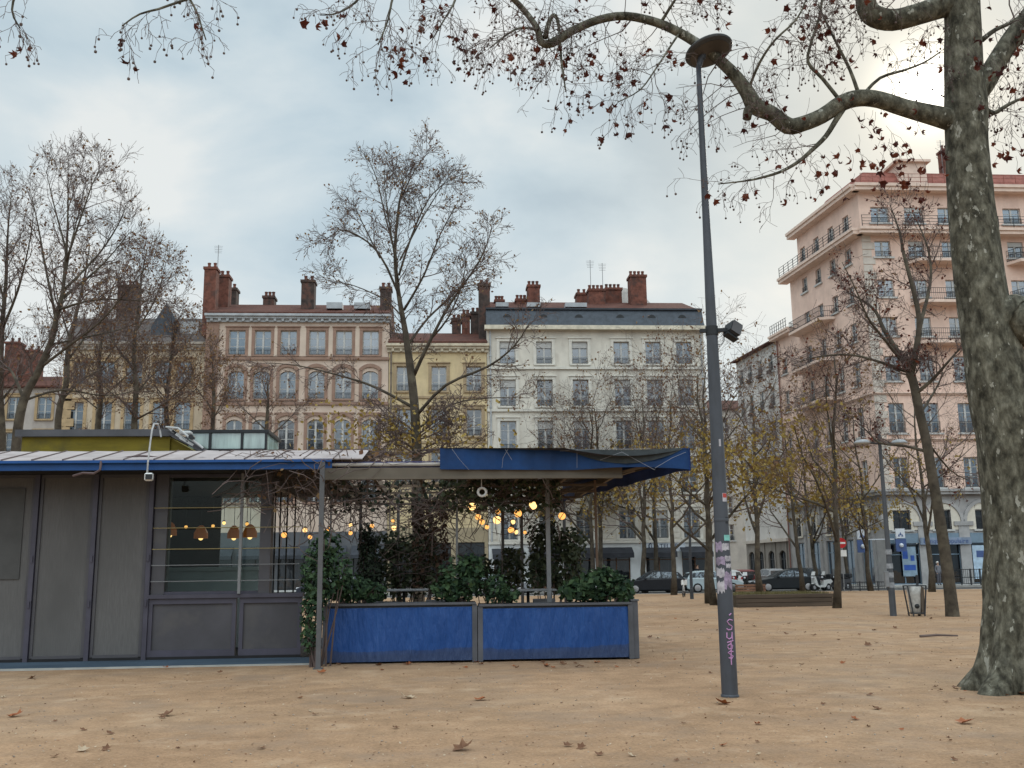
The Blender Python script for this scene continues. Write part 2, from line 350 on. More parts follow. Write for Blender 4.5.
# ------------------------------------------------------------------ facade tools
MC = {}
def win_meshes(w, h, style, rail, arch, frame_m, pane_m, sur_m):
    key = (round(w,2), round(h,2), style, rail, arch, frame_m.name, pane_m.name, sur_m.name if sur_m else '')
    if key in MC: return MC[key]
    fr = MB(); t = .075
    fr.box(-w/2, -w/2+t, .16, .24, 0, h); fr.box(w/2-t, w/2, .16, .24, 0, h)
    fr.box(-w/2+t, w/2-t, .16, .24, h-t, h); fr.box(-w/2+t, w/2-t, .16, .24, 0, t)
    if style in ('double', 'blind'):
        fr.box(-.075, .075, .15, .235, t, h-t)
        for k in (.36, .68): 
            for sx in (-1, 1): fr.box(min(sx*.075, sx*(w/2-t)), max(sx*.075, sx*(w/2-t)), .18, .23, h*k-.02, h*k+.02)
    elif style == 'shop':
        fr.box(-.04, .04, .15, .235, t, h-t); fr.box(-w/2+t, -.04, .17, .23, h*.72, h*.72+.07); fr.box(.04, w/2-t, .17, .23, h*.72, h*.72+.07)
    else:
        fr.box(-.05, .05, .17, .235, t, h-t)
    pa = MB(); pa.box(-w/2+.01, w/2-.01, .2, .215, .01, h-.01)
    res = {'window': fr.mesh('window', frame_m), 'pane': pa.mesh('pane', pane_m)}
    if style == 'blind':
        b = MB(); b.box(-w/2+.02, w/2-.02, .10, .14, h*.72, h-.005)
        for k in range(5): b.box(-w/2+.02, w/2-.02, .09, .10, h*.72+.04+k*h*.052, h*.72+.055+k*h*.052)
        res['blind'] = b.mesh('blind', M['wood_white'])
    if sur_m:
        s = MB(); sw = .24
        s.box(-w/2-sw, -w/2-.003, -.06, .1, -.02, h); s.box(w/2+.003, w/2+sw, -.06, .1, -.02, h)
        if arch:
            n = 8; 
            for i in range(n):
                a0 = PI*(.22+.56*i/n); a1 = PI*(.22+.56*(i+1)/n); ri = w*.70; ro = ri+.26; cz = h-ri*math.sin(PI*.22)-.02
                s.prism([(-math.cos(a0)*ri, cz+math.sin(a0)*ri), (-math.cos(a1)*ri, cz+math.sin(a1)*ri), (-math.cos(a1)*ro, cz+math.sin(a1)*ro), (-math.cos(a0)*ro, cz+math.sin(a0)*ro)], 'y', -.12, .12)
            s.box(-w/2-sw-.05, w/2+sw+.05, -.13, .08, h+.42, h+.52) if arch == 2 else None
        else:
            s.box(-w/2-sw, w/2+sw, -.07, .1, h+.003, h+.24); s.box(-w/2-sw-.06, w/2+sw+.06, -.15, .05, h+.243, h+.32)
        res['surround'] = s.mesh('surround', sur_m)
    s = MB(); s.box(-w/2-.2, w/2+.2, -.16, .15, -.14, -.003); res['sill'] = s.mesh('sill', sur_m or M['wood_white'])
    if rail:
        s = MB(); hh = .85 if rail == 2 else .45
        for zz in (.04, hh): s.box(-w/2, w/2, -.06, -.03, zz, zz+.03)
        k = int(w/.11)
        for i in range(k+1):
            x = -w/2+.015+(w-.03)*i/k; s.box(x-.009, x+.009, -.052, -.034, .07, hh)
        res['balustrade'] = s.mesh('balustrade', M['iron'])
    MC[key] = res; return res
def put_window(root, Mx, u, z, w, h, style='double', rail=1, arch=0, sur=None, frame=None, pane=None):
    ms = win_meshes(w, h, style, rail, arch, frame or M['wood_white'], pane or M['pane'], sur)
    p = Mx @ Vector((u, 0, z)); a = math.atan2(Mx[1][0], Mx[0][0])
    wo = link('window', ms['window'], root, p, a)
    for k, me in ms.items():
        if k != 'window': link(k, me, wo)
    return wo
def wall(mb, u0, u1, z0, z1, ops, rev=.22):
    xs = sorted(set([u0,u1] + [o[0] for o in ops] + [o[1] for o in ops])); zs = sorted(set([z0,z1] + [o[2] for o in ops] + [o[3] for o in ops]))
    xs = [x for x in xs if u0 <= x <= u1]; zs = [z for z in zs if z0 <= z <= z1]
    for i in range(len(xs)-1):
        for j in range(len(zs)-1):
            cx = (xs[i]+xs[i+1])/2; cz = (zs[j]+zs[j+1])/2
            if any(o[0] < cx < o[1] and o[2] < cz < o[3] for o in ops): continue
            mb.quad((xs[i],0,zs[j]),(xs[i+1],0,zs[j]),(xs[i+1],0,zs[j+1]),(xs[i],0,zs[j+1]))
    for (a,b,c,d) in ops:
        mb.quad((a,0,c),(a,rev,c),(a,rev,d),(a,0,d)); mb.quad((b,0,c),(b,0,d),(b,rev,d),(b,rev,c))
        mb.quad((a,0,d),(a,rev,d),(b,rev,d),(b,0,d)); mb.quad((a,0,c),(b,0,c),(b,rev,c),(a,rev,c))
        mb.quad((a,rev+.12,c),(b,rev+.12,c),(b,rev+.12,d),(a,rev+.12,d))
def arch_fill(mb, w, h, u, z, y0=0, y1=.22):
    # spandrels that turn a rectangular opening into a segmental arch
    n = 8; r = w*.62; s = math.asin(min(1, w/2/r)); cz = h - r
    for i in range(n):
        a0 = -s + 2*s*i/n; a1 = -s + 2*s*(i+1)/n
        p = [(u+r*math.sin(a0), z+cz+r*math.cos(a0)), (u+r*math.sin(a1), z+cz+r*math.cos(a1)), (u+r*math.sin(a1), z+h), (u+r*math.sin(a0), z+h)]
        mb.prism(p, 'y', y0+.004, y1)
def chimney(root, x0, x1, y0, y1, z0, z1, m, pots=3):
    c = MB(); c.box(x0, x1, y0, y1, z0, z1-.25); c.box(x0-.08, x1+.08, y0-.08, y1+.08, z1-.25, z1-.05)
    o = c.build('chimney', m, root)
    pt = MB()
    for i in range(pots):
        x = x0 + (x1-x0)*(i+.5)/pots; pt.lathe([(.13,z1-.05),(.16,z1),(.11,z1+.25),(.15,z1+.42),(.1,z1+.44)], (x,(y0+y1)/2,0), 8)
    if pots: pt.build('chimney_pot', M['brick'], o)
    return o
def antenna(root, x, y, z0, z1):
    a = MB(); a.tube([(x,y,z0),(x,y,z1)], .025, 5)
    for k in range(5): a.tube([(x-.35+.02*k,y,z1-.1-.14*k),(x+.35-.02*k,y,z1-.1-.14*k)], .012, 4)
    return a.build('antenna', M['grey_metal'], root)
I4 = Matrix.Identity(4)
BY = 76.5
def hz(px, py): return Z(py, BY, px)
def body(mb, w, d, z0, z1):   # sides and back behind a facade
    mb.quad((0,d,z0),(0,0,z0),(0,0,z1),(0,d,z1)); mb.quad((w,0,z0),(w,d,z0),(w,d,z1),(w,0,z1)); mb.quad((w,d,z0),(0,d,z0),(0,d,z1),(w,d,z1))
def gable_roof(root, w, d, z0, rise, m, over=.4, name='roof'):
    r = MB(); r.prism([(-over,z0),(d+.3,z0),(d+.3,z0+.12),(d*.5,z0+rise),(-over,z0+.15)], 'x', -.05, w+.05)
    return r.build(name, m, root)
def cornice(root, w, z, m, out=.5, h=.5, name='cornice', u0=0):
    c = MB(); c.box(u0-.1, w+.1, -out*.35, -.002, z, z+h*.4); c.box(u0-.15, w+.15, -out*.7, -.002, z+h*.4+.001, z+h*.7); c.box(u0-.2, w+.2, -out, -.002, z+h*.7+.001, z+h)
    k = int((w-u0)/.6)
    for i in range(k): x = u0+(i+.5)*(w-u0)/k; c.box(x-.1, x+.1, -out*.65, -out*.351, z+.05, z+h*.4)
    return c.build(name, m, root)
# ------------------------------------------------------------------ building 1: pale terracotta dressed house
def shopband(root, w, z1, n, mwall, mfr, awn=None, wd=2.3):
    mb = MB(); ops = []; us = [w*(i+.5)/n for i in range(n)]
    for u in us: ops.append((u-wd/2, u+wd/2, .35, z1-1.1))
    wall(mb, 0, w, 0, z1, ops, .3); mb.build('shopfront', mwall, root)
    for k, u in enumerate(us):
        put_window(root, I4, u, .35, wd, z1-1.45, 'shop', 0, 0, None, mfr, M['pane_dark'])
        if awn:
            a = MB(); a.prism([(-.9, z1-1.75),(-.003, z1-1.05),(-.003, z1-1.13),(-.86, z1-1.82)], 'x', u-wd/2-.1, u+wd/2+.1); a.prism([(-.9, z1-1.76),(-.87, z1-1.83),(-.87, z1-2.0),(-.9, z1-2.0)], 'x', u-wd/2-.1, u+wd/2+.1)
            a.build('awning', awn, root)
def stucco(name, c, st, sc=1.0):
    return pmat(name, c, .9, .13, .8, bump=.1, bscale=6, stain=(st, sc, (1,1,.35)))
def house1():
    x0 = X(205, BY, 400); x1 = X(388, BY, 400); w = x1-x0
    rt = thing('town_house', 'pale pink four bay stone town house with brown window surrounds and red tiled roof', 'building', (x0, BY, 0))
    wm = stucco('pink beige stucco', (.55,.445,.37), (.46,.35,.28)); sm = pmat('brown stone', (.27,.175,.135), .9, .2, 2)
    rt['label'] = 'pale pink six bay town house with brown window surrounds and red tiled roof'
    us = [X(p, BY, 400)-x0 for p in (235,261,287,316,343,370)]
    zc = hz(300, 322)
    rows = [(hz(300,355), 1.95, 0, 1), (hz(300,399), 2.2, 1, 1), (hz(300,450), 2.35, 2, 1), (hz(300,502), 2.5, 2, 2)]
    ops = []; mb = MB()
    for z, h, ar, rl in rows:
        for u in us: ops.append((u-.62, u+.62, z, z+h))
    zs = 4.6
    wall(mb, 0, w, zs, zc, ops)
    for z, h, ar, rl in rows:
        if ar:
            for u in us: arch_fill(mb, 1.24, h, u, z)
    body(mb, w, 11, 0, zc); mb.build('wall', wm, rt)
    for z, h, ar, rl in rows:
        for u in us: put_window(rt, I4, u, z, 1.24, h, 'double', rl, ar, sm)
    for y in (358, 403, 455):
        c = MB(); z = hz(300, y); c.box(-.05, w+.05, -.14, -.002, z-.16, z+.06); c.build('string_course', sm, rt)
    c = MB(); c.box(-.12, .85, -.06, -.002, zs, zc); 
    for k in range(28): c.box(-.14, .87, -.075, -.0605, zs+.05+k*.55, zs+.5+k*.55) if zs+.5+k*.55 < zc else None
    c.build('quoin', sm, rt)
    ps = pmat('pale stone', (.56,.46,.38), .9, .12, 1)
    for i in range(5): pl = MB(); u = (us[i]+us[i+1])/2; pl.box(u-.28, u+.28, -.05, -.002, hz(300,355)-.1, zc-.35); pl.build('pilaster', ps, rt)
    cornice(rt, w, zc-.05, M['zinc'], .55, .6)
    gable_roof(rt, w, 11, zc+.55, 2.3, M['tile'])
    shopband(rt, w, zs, 5, pmat('dark shop paint', (.10,.105,.115), .6, .2, 1), M['iron'], pmat('dark awning', (.04,.045,.055), .8), 2.2)
    def ch(a, b, t, bt, y, m, pots): chimney(rt, X(a,BY+y,300)-x0, X(b,BY+y,300)-x0, y, y+1.2, Z(bt,BY+y,a), Z(t,BY+y,a), m, pots)
    ch(203,215,266,335,1.0,M['brick'],2); ch(217,228,274,335,3.2,M['brick'],2); ch(229,236,287,320,6.0,M['brick_dark'],1)
    ch(263,274,295,320,5.5,M['brick_dark'],3); ch(301,314,279,320,1.8,M['brick_dark'],2); ch(380,391,286,335,1.5,M['brick_dark'],2)
    antenna(rt, X(218,BY+2.5,260)-x0, 2.5, Z(300,BY+2.5,218), Z(245,BY+2.5,218))
    for a, b in ((325,341),(353,369)):
        s = MB(); u0 = X(a,BY,307)-x0; u1 = X(b,BY,307)-x0; zz = zc+1.35
        s.box(u0, u1, .9, 1.9, zz, zz+.5); o = s.build('skylight', M['zinc'], rt)
house1()
def downpipe(rt, u, z0, z1, m):
    p = MB(); p.tube([(u,-.12,z0),(u,-.12,z1)], .06, 6)
    for k in range(4): p.box(u-.09,u+.09,-.19,-.003,z0+(z1-z0)*(k+.5)/4,z0+(z1-z0)*(k+.5)/4+.06)
    p.build('drainpipe', m, rt)
def house2():
    x0 = X(388.5, BY, 400); x1 = X(487, BY, 400); w = x1-x0
    rt = thing('town_house', 'low ochre yellow town house squeezed between the pink and the white house', 'building', (x0, BY, 0))
    wm = stucco('ochre stucco', (.57,.46,.28), (.43,.34,.22)); sm = pmat('grey brown stone', (.33,.25,.16), .9, .2, 2)
    us = [X(p, BY, 400)-x0 for p in (404,439,474)]; zc = hz(440, 352); zs = 4.8
    rows = [(hz(440,391), 1.95), (hz(440,436), 2.1), (hz(440,482), 2.3)]
    mb = MB(); ops = [(u-.58,u+.58,z,z+h) for z,h in rows for u in us]
    wall(mb, 0, w, zs, zc, ops); body(mb, w, 11, 0, zc); mb.build('wall', wm, rt)
    for z,h in rows:
        for u in us: put_window(rt, I4, u, z, 1.16, h, 'double', 1, 0, sm)
    for y in (397, 442):
        c = MB(); z = hz(440,y); c.box(0, w, -.1, -.002, z-.1, z+.06); c.build('string_course', sm, rt)
    cornice(rt, w, zc-.05, pmat('pale cornice', (.5,.44,.34), .9), .5, .65)
    gable_roof(rt, w, 11, zc+.62, 2.2, M['tile'])
    downpipe(rt, .18, zs, zc, pmat('grey brown pipe', (.16,.13,.11), .6))
    shopband(rt, w, zs, 3, pmat('tan shop paint', (.33,.27,.18), .7, .2, 1), M['iron'], None, 2.0)
    for a,b,t,m in ((452,461,318,M['brick_dark']),(462,470,313,M['brick']),(471,480,311,M['brick_dark'])):
        chimney(rt, X(a,BY+5,320)-x0, X(b,BY+5,320)-x0, 5, 6.2, zc+1.2, Z(t,BY+5,a), m, 2)
house2()
FONTC = {}
def text_mesh(name, s, size, m, parent, loc, rz=0, ext=.012, rx=PI/2, align='CENTER'):
    c = bpy.data.curves.new(name, 'FONT'); c.body = s; c.size = size; c.extrude = ext; c.align_x = align; c.resolution_u = 2
    t = bpy.data.objects.new(name, c); COL.objects.link(t); dg = bpy.context.evaluated_depsgraph_get()
    me = bpy.data.meshes.new_from_object(t.evaluated_get(dg)); COL.objects.unlink(t); bpy.data.objects.remove(t); bpy.data.curves.remove(c)
    me.name = name; me.materials.clear(); me.materials.append(m)
    me.transform(Matrix.Rotation(rx, 4, 'X'))
    return link(name, me, parent, loc, rz)
def house3():
    x0 = X(487.5, BY, 400); x1 = X(706.5, BY, 400); w = x1-x0
    rt = thing('town_house', 'wide off-white town house with dark slate mansard strip and row of brick chimneys', 'building', (x0, BY, 0))
    wm = stucco('off white stucco', (.60,.565,.50), (.46,.42,.365)); sm = pmat('pale surround', (.60,.575,.52), .9, .12, 2)
    us = [X(p, BY, 400)-x0 for p in (508,545,581,623,655,686)]; zc = hz(600, 329)
    zs = hz(670,541)
    rows = [(hz(600,364), 1.8, 'blind', 1), (hz(600,406), 2.1, 'double', 1), (hz(600,450), 2.3, 'double', 1), (hz(600,493), 2.4, 'double', 1), (hz(670,538), 2.1, 'double', 2)]
    mb = MB(); ops = [(u-.62,u+.62,z,z+h) for z,h,s,r in rows for u in us]
    wall(mb, 0, w, zs, zc, ops); body(mb, w, 13, 0, zc); mb.build('wall', wm, rt)
    for k,(z,h,s,r) in enumerate(rows):
        for i,u in enumerate(us): put_window(rt, I4, u, z, 1.24, h, 'blind' if (s == 'blind' and i in (0,1,2)) or R.random() < .12 else 'double', r, 0, sm)
    z = zs+.25; RU = [MB() for _ in range(len(us)+1)]
    while z < hz(670,502):      # rusticated courses between the windows of the lowest storey
        edges = [0]+[e for u in us for e in (u-.95, u+.95)]+[w]
        for i in range(0, len(edges), 2): RU[i//2].box(edges[i]+.03, edges[i+1]-.03, -.05, -.002, z, z+.37)
        z += .43
    for ru in RU: ru.build('rustication', wm, rt)
    for y in (368, 410, 455, 499, 541):
        c = MB(); z = hz(600,y) if y < 541 else zs; c.box(-.03, w+.03, -.16, -.002, z-.12, z+.08); c.build('string_course', sm, rt)
    c = MB(); c.box(-.2, w+.2, -.55, -.002, zc-.15, zc+.18); c.build('cornice', pmat('cream cornice', (.58,.53,.43), .9), rt)
    r = MB(); zr = hz(600, 309)
    r.prism([(-.3,zc+.181),(13,zc+.181),(13,zr),(.35,zr)], 'x', -.05, w+.05); ro = r.build('mansard', M['slate'], rt)
    rb = MB(); rb.box(-.08, w+.08, .2, .5, zr+.001, zr+.14); rb.build('ridge_cap', pmat('dark lead', (.03,.035,.045), .5), ro)
    for u in us:
        d = MB(); d.lathe([(.34,-.22),(.34,.5)], (u, .25, (zc+zr)/2+.05), 12, 'y'); d.build('dormer', M['iron'], ro)
    r = MB(); r.prism([(.4,zr+.002),(13.2,zr+.002),(6.5,zr+2.3)], 'x', -.02, w+.02); r.build('roof', M['tile'], rt)
    for a,b in ((497,510),(529,543),(568,590)):
        s = MB(); u0 = X(a,BY,308)-x0; u1 = X(b,BY,308)-x0; s.box(u0,u1,1.6,2.5,zr+.6,zr+.95); s.build('skylight', M['zinc'], rt)
    def ch(a,b,t,y,m,pots,bt=318): chimney(rt, X(a,BY+y,300)-x0, X(b,BY+y,300)-x0, y, y+1.3, Z(bt,BY+y,a), Z(t,BY+y,a), m, pots)
    ch(479,490,283,1.2,M['brick_dark'],2,345); ch(495,504,299,5,M['brick'],3); ch(516,527,298,5,M['brick'],3); ch(528,540,284,4.2,M['brick'],3)
    ch(577,588,292,7.5,M['brick'],2); ch(589,605,288,5.2,M['brick'],4); ch(606,622,287,6.6,M['brick'],4); ch(631,647,274,4.6,M['brick'],4)
    antenna(rt, X(590,BY+6,260)-x0, 6, zr+1.8, Z(260,BY+6,590)); antenna(rt, X(602,BY+6,260)-x0, 6, zr+1.8, Z(263,BY+6,602))
    g = MB(); ua = X(546,BY+9,300)-x0; ub = X(676,BY+9,300)-x0; zt = Z(290,BY+9,600)
    g.prism([(ua,zr),(ub,zr),(ub-3.2,zt-.1),((ua+ub)/2+1.0,zt+.25),((ua+ub)/2-1.4,zt),(ua+3,zt-.6)], 'y', 9, 12.9); g.build('gable', pmat('pale render', (.55,.53,.50), .9), rt)
    # shop floor: white painted front with sign and dark awnings
    wp = pmat('white shop paint', (.62,.64,.65), .6, .1, 1)
    sh = MB(); su = [X(p,BY,570)-x0 for p in (508,545,581,617,660,696)]
    wall(sh, 0, w, 0, zs-.13, [(u-1.05,u+1.05,.2,3.0) for u in su], .35); sh.build('shopfront', wp, rt)
    aw = pmat('charcoal awning', (.035,.037,.045), .8)
    for u in su:
        put_window(rt, I4, u, .2, 2.1, 2.8, 'shop', 0, 0, None, pmat('brown shop wood', (.13,.065,.035), .6) if 'bsw' not in M else M['bsw'], M['pane_dark'])
        a = MB(); a.prism([(-.85,2.75),(-.003,3.2),(-.003,3.13),(-.83,2.68)], 'x', u-1.2, u+1.2); a.prism([(-.85,2.745),(-.83,2.675),(-.83,2.4),(-.85,2.4)], 'x', u-1.2, u+1.2); a.build('awning', aw, rt)
    downpipe(rt, .25, zs+.1, zc-.2, M['zinc']); downpipe(rt, w-.25, zs+.1, zc-.2, M['zinc'])
    us0 = X(641,BY,547)-x0; us1 = X(685,BY,547)-x0; zb = hz(660,546)
    sg = MB(); sg.box(us0, us1, -.1, -.002, zb-.42, zb+.42); so = sg.build('sign', pmat('pale sign board', (.55,.60,.66), .6, .05), rt)
    ink = pmat('navy sign ink', (.03,.05,.10), .6)
    text_mesh('lettering', 'L\u2019ATELIER', .50, ink, so, ((us0+us1)/2+.1, -.1, zb-.18), 0)
    mk = MB(); mk.tube([(us0+.75,-.115,zb+.25),(us0+.6,-.115,zb+.1),(us0+.6,-.115,zb-.1),(us0+.75,-.115,zb-.25)], .05, 5); mk.build('emblem', ink, so)
M['bsw'] = pmat('brown shop wood', (.13,.065,.035), .6)
house3()
# ------------------------------------------------------------------ far left houses behind the bare trees
def left_houses():
    y = BY+2
    x0 = X(62, y, 400); x1 = X(203, y, 400); w = x1-x0
    rt = thing('town_house', 'cream town house with ochre corner stones behind the bare trees on the left', 'building', (x0, y, 0))
    wm = stucco('cream stucco', (.48,.40,.30), (.40,.31,.23)); sm = pmat('ochre stone', (.40,.29,.17), .9, .2, 2)
    us = [w*(i+.5)/5 for i in range(5)]; us[-1] = X(183,y,400)-x0; zc = Z(350,y,120)
    rows = [(Z(384,y,120),1.8),(Z(430,y,120),2.2),(Z(475,y,120),2.3)]
    mb = MB(); wall(mb, 0, w, 4.6, zc, [(u-.6,u+.6,z,z+h) for z,h in rows for u in us]); body(mb, w, 11, 0, zc); mb.build('wall', wm, rt)
    for z,h in rows:
        for u in us: put_window(rt, I4, u, z, 1.2, h, 'double', 1, 0, sm)
    q = MB()
    for k in range(20):
        z = 5+k*.66
        if z+.5 < zc: q.box(-.05, .75 if k%2 else 1.0, -.07, -.002, z, z+.6)
    q.build('quoin', sm, rt); cornice(rt, w, zc-.02, pmat('grey cornice', (.36,.32,.28), .9), .5, .6)
    r = MB(); r.prism([(-.3,zc+.59),(11,zc+.59),(9,zc+3.2),(1.4,zc+2.9)], 'x', -.05, w+.05); ro = r.build('mansard', pmat('brown grey slate', (.10,.085,.08), .7, .3, 2), rt)
    d = MB(); u = X(188,y,330)-x0; d.box(u-.75, u+.75, .3, 3, zc+.5, zc+2.4); d.build('dormer', M['zinc'], ro)
    u = X(165,y,320)-x0; d = MB(); d.prism([(u-1.1,zc+.6),(u+1.1,zc+.6),(u+1.1,zc+2.0),(u,zc+3.9),(u-1.1,zc+2.0)], 'y', .2, 4); d.build('gable', M['slate'], ro)
    chimney(rt, X(117,y+3,300)-x0, X(136,y+3,300)-x0, 3, 4.5, zc+1, Z(284,y+3,126), M['brick_dark'], 3)
    shopband(rt, w, 4.6, 4, pmat('beige shop paint', (.36,.31,.25), .7), M['iron'], None)
    y = BY+14; x0 = X(-60, y, 400); x1 = X(60, y, 400); w = x1-x0
    rt = thing('town_house', 'grey town house with two chimneys at the far left edge', 'building', (x0, y, 0))
    wm = stucco('grey stucco', (.44,.40,.37), (.34,.30,.28)); zc = Z(388,y,20); us = [w*(i+.5)/4 for i in range(4)]
    mb = MB(); rows = [(zc-2.8-3.2*k, 2.0) for k in range(4)]
    wall(mb, 0, w, 0, zc, [(u-.6,u+.6,z,z+h) for z,h in rows for u in us]); body(mb, w, 10, 0, zc); mb.build('wall', wm, rt)
    for z,h in rows:
        for u in us: put_window(rt, I4, u, z, 1.2, h, 'double', 1, 0, sm)
    gable_roof(rt, w, 10, zc, 2.0, M['tile'])
    for a,b,t in ((4,18,341),(24,38,349)): chimney(rt, X(a,y+2,360)-x0, X(b,y+2,360)-x0, 2, 3.4, zc+.5, Z(t,y+2,a), M['brick'], 2)
left_houses()
# ------------------------------------------------------------------ pink corner apartment block on the right
def pink_block():
    y = 74.5; xc = X(866, y, 300)
    rt = thing('apartment_building', 'tall pink corner apartment block with balconies and grey arcaded bank floor', 'building', (xc, y, 0))
    wm = stucco('salmon stucco', (.70,.515,.43), (.60,.43,.36)); st = pmat('grey arcade stone', (.36,.355,.355), .85, .15, 1.5, stain=((.27,.265,.265), .8))
    tr = pmat('pink trim', (.66,.51,.43), .85, .1, 2); pale = pmat('pale corner stone', (.52,.47,.42), .85, .12, 2)
    def h(py, px=890): return Z(py, y, px)
    W = 30.0; LW = 17.0
    WING = math.radians(-85.0)      # left wing: u runs from its far end to the corner
    far = Vector((math.cos(WING)*-LW, math.sin(WING)*-LW, 0))
    MW = Matrix.Translation(far) @ Matrix.Rotation(WING, 4, 'Z')
    z0 = h(493); z6 = h(272); z7 = h(231); zt = h(192)
    t6 = 23.2
    us = [X(p, y, 300)-xc for p in (887,921,955,989,1021)] ; us += [us[-1]+2.6*k for k in range(1,6)]
    us = [u for u in us if u < W-1]
    rows = [(h(488),2.35,1.15,2),(h(433),2.35,1.25,2),(h(381),2.0,1.2,1),(h(336),1.55,1.3,1),(h(297),1.45,1.3,1),(h(257),1.35,1.3,1),(h(223),1.35,1.5,1)]
    mb = MB(); ops = []
    for z,hh,ww,rl in rows: ops += [(u-ww/2,u+ww/2,z,z+hh) for u in us]
    wall(mb, 0, W, z0, zt, ops)
    mb.quad((W,0,0),(W,14,0),(W,14,zt),(W,0,zt))
    # left wing: steps down towards its far end
    segs = [(LW-11.4, LW, zt), (LW-13.4, LW-11.4, z7), (0, LW-13.4, t6)]
    wu = [1.4,3.9,6.6,9.3,12.0,14.7]
    mb.M = MW
    for a,b,ztop in segs:
        o2 = []
        for z,hh,ww,rl in rows:
            for u in wu:
                if a < u-.6 and u+.6 < b and z+hh < ztop: o2.append((u-.5,u+.5,z,z+hh))
        wall(mb, a, b, z0, ztop, o2)
        if a > 0: mb.quad((a,10,t6 if ztop > z7 else 10),(a,0,t6-3),(a,0,ztop),(a,10,ztop))
        mb.quad((a,0,ztop),(b,0,ztop),(b,10,ztop),(a,10,ztop))
        for (p,q,r_,s_) in o2: put_window(rt, MW, (p+q)/2, r_, 1.0, s_-r_, 'double', 1, 0, None)
    mb.quad((0,10,0),(0,0,0),(0,0,t6),(0,10,t6)); mb.M = None
    mb.build('wall', wm, rt)
    for z,hh,ww,rl in rows:
        for i,u in enumerate(us):
            put_window(rt, I4, u, z, ww, hh, 'double' if R.random() > .15 else 'blind', rl, 0, None)
    q = MB()
    for k in range(40):
        z = z0+.2+k*.62
        if z+.55 < z7: q.box(.02, 1.0 if k%2 else .75, -.06, -.002, z, z+.56)
    q.build('quoin', pale, rt)
    def slab(z, a, b, out, th, M_=None, name='cornice', mm=tr):
        c = MB(); c.M = M_; c.box(a, b, -out, -.002, z, z+th*.55); c.box(a-.02, b+.02, -out-.12, -.002, z+th*.55+.001, z+th); return c.build(name, mm, rt)
    slab(zt-.1, -.5, W, .75, .55); slab(z7-.45, -.4, W, .9, .5)
    slab(zt-.1, LW-11.9, LW+.4, .75, .55, MW); slab(z7-.45, LW-14.0, LW+.5, .9, .5, MW); slab(t6-.4, -.3, LW-13, .7, .45, MW)
    for z in (h(395), h(441)): slab(z, -.05, W, .1, .18, None, 'string_course'); slab(z, 0, LW+.03, .1, .18, MW, 'string_course')
    def balcony(a, b, z, out, M_=None, solid=False):
        c = MB(); c.M = M_; c.prism([(a,-.002),(a+.5,-out),(b-.5,-out),(b,-.002)], 'z', z-.22, z); o = c.build('balcony', tr, rt)
        r_ = MB(); r_.M = M_
        pts = [(a+.06,-.05),(a+.54,-out+.07),(b-.54,-out+.07),(b-.06,-.05)]
        for k in range(3):
            p, q_ = pts[k], pts[k+1]; L = math.hypot(q_[0]-p[0], q_[1]-p[1])
            for zz in (z+.1, z+.95, z+.55): r_.bar((p[0],p[1],zz),(q_[0],q_[1],zz), .035)
            n = max(2, int(L/.16))
            for i in range(n): t = i/n; x_ = p[0]+(q_[0]-p[0])*t; y_ = p[1]+(q_[1]-p[1])*t; r_.bar((x_,y_,z),(x_,y_,z+.95), .018)
        r_.build('balustrade', M['iron'], o)
        return o
    for py in (262, 303, 343): balcony(us[1]-.9, us[2]+.9, h(py), 1.25); balcony(us[4]-.9, us[5]+.9, h(py), 1.25)
    for zz in (h(343), h(385), h(300)): balcony(4.9, 11.8, zz, 1.3, MW)
    # attic rail on the long balcony
    r_ = MB()
    for zz in (.25,.5,.75,1.0): r_.box(-.2, W, -.85, -.82, z7+.05+zz-.03, z7+.05+zz)
    for i in range(24): r_.box(-.2+i*W/24, -.165+i*W/24, -.86, -.81, z7+.05, z7+1.05)
    r_.M = MW
    for zz in (.25,.5,.75,1.0): r_.box(LW-13.8, LW+.2, -.85, -.82, z7+.05+zz-.03, z7+.05+zz)
    for i in range(14): r_.box(LW-13.8+i, LW-13.765+i, -.86, -.81, z7+.05, z7+1.05)
    for zz in (.35,.7,1.0): r_.box(-.2, LW-13.5, -.6, -.57, t6+.05+zz-.03, t6+.05+zz)
    for i in range(8): r_.box(-.2+i*.5, -.17+i*.5, -.61, -.56, t6+.05, t6+1.05)
    r_.build('balustrade', M['iron'], rt)
    # roof: low red mansard with a small pavilion
    red = pmat('red tile mansard', (.24,.085,.065), .8, .3, 3)
    m = MB(); zr = h(166)
    m.add([(.3,.2,zt+.46),(W,.2,zt+.46),(W,9.5,zt+.46),(.3-.85,9.5,zt+.46),(1.2,1.4,zr),(W-1,1.4,zr),(W-1,8,zr),(.6,8,zr)], [(0,1,5,4),(1,2,6,5),(2,3,7,6),(3,0,4,7),(4,5,6,7)])
    ro = m.build('roof', red, rt)
    p = MB(); a = X(902,y,170)-xc; b = X(930,y,170)-xc; zp = h(157)
    p.box(a, b, .6, 3.4, zt+.46, zp-.2); p.box(a-.3, b+.3, .3, 3.7, zp-.2, zp); po = p.build('pavilion', tr, ro)
    put_window(ro, Matrix.Translation((0,.6,0)), (a+b)/2, zt+.8, .9, 1.1, 'single', 0)
    rr = MB()
    for zz in (.35,.7,1.0): rr.box(.2, W, -.3, -.27, zt+.45+zz, zt+.48+zz)
    for i in range(30): rr.box(.2+i, .23+i, -.31, -.26, zt+.45, zt+1.45)
    rr.build('roof_rail', red, ro)
    chimney(ro, X(944,y+3,160)-xc, X(952,y+3,160)-xc, 3, 4, zr-.5, Z(148,y+3,948), M['brick'], 2)
    antenna(ro, X(941,y+3,150)-xc, 3, zr-.5, Z(140,y+3,941))
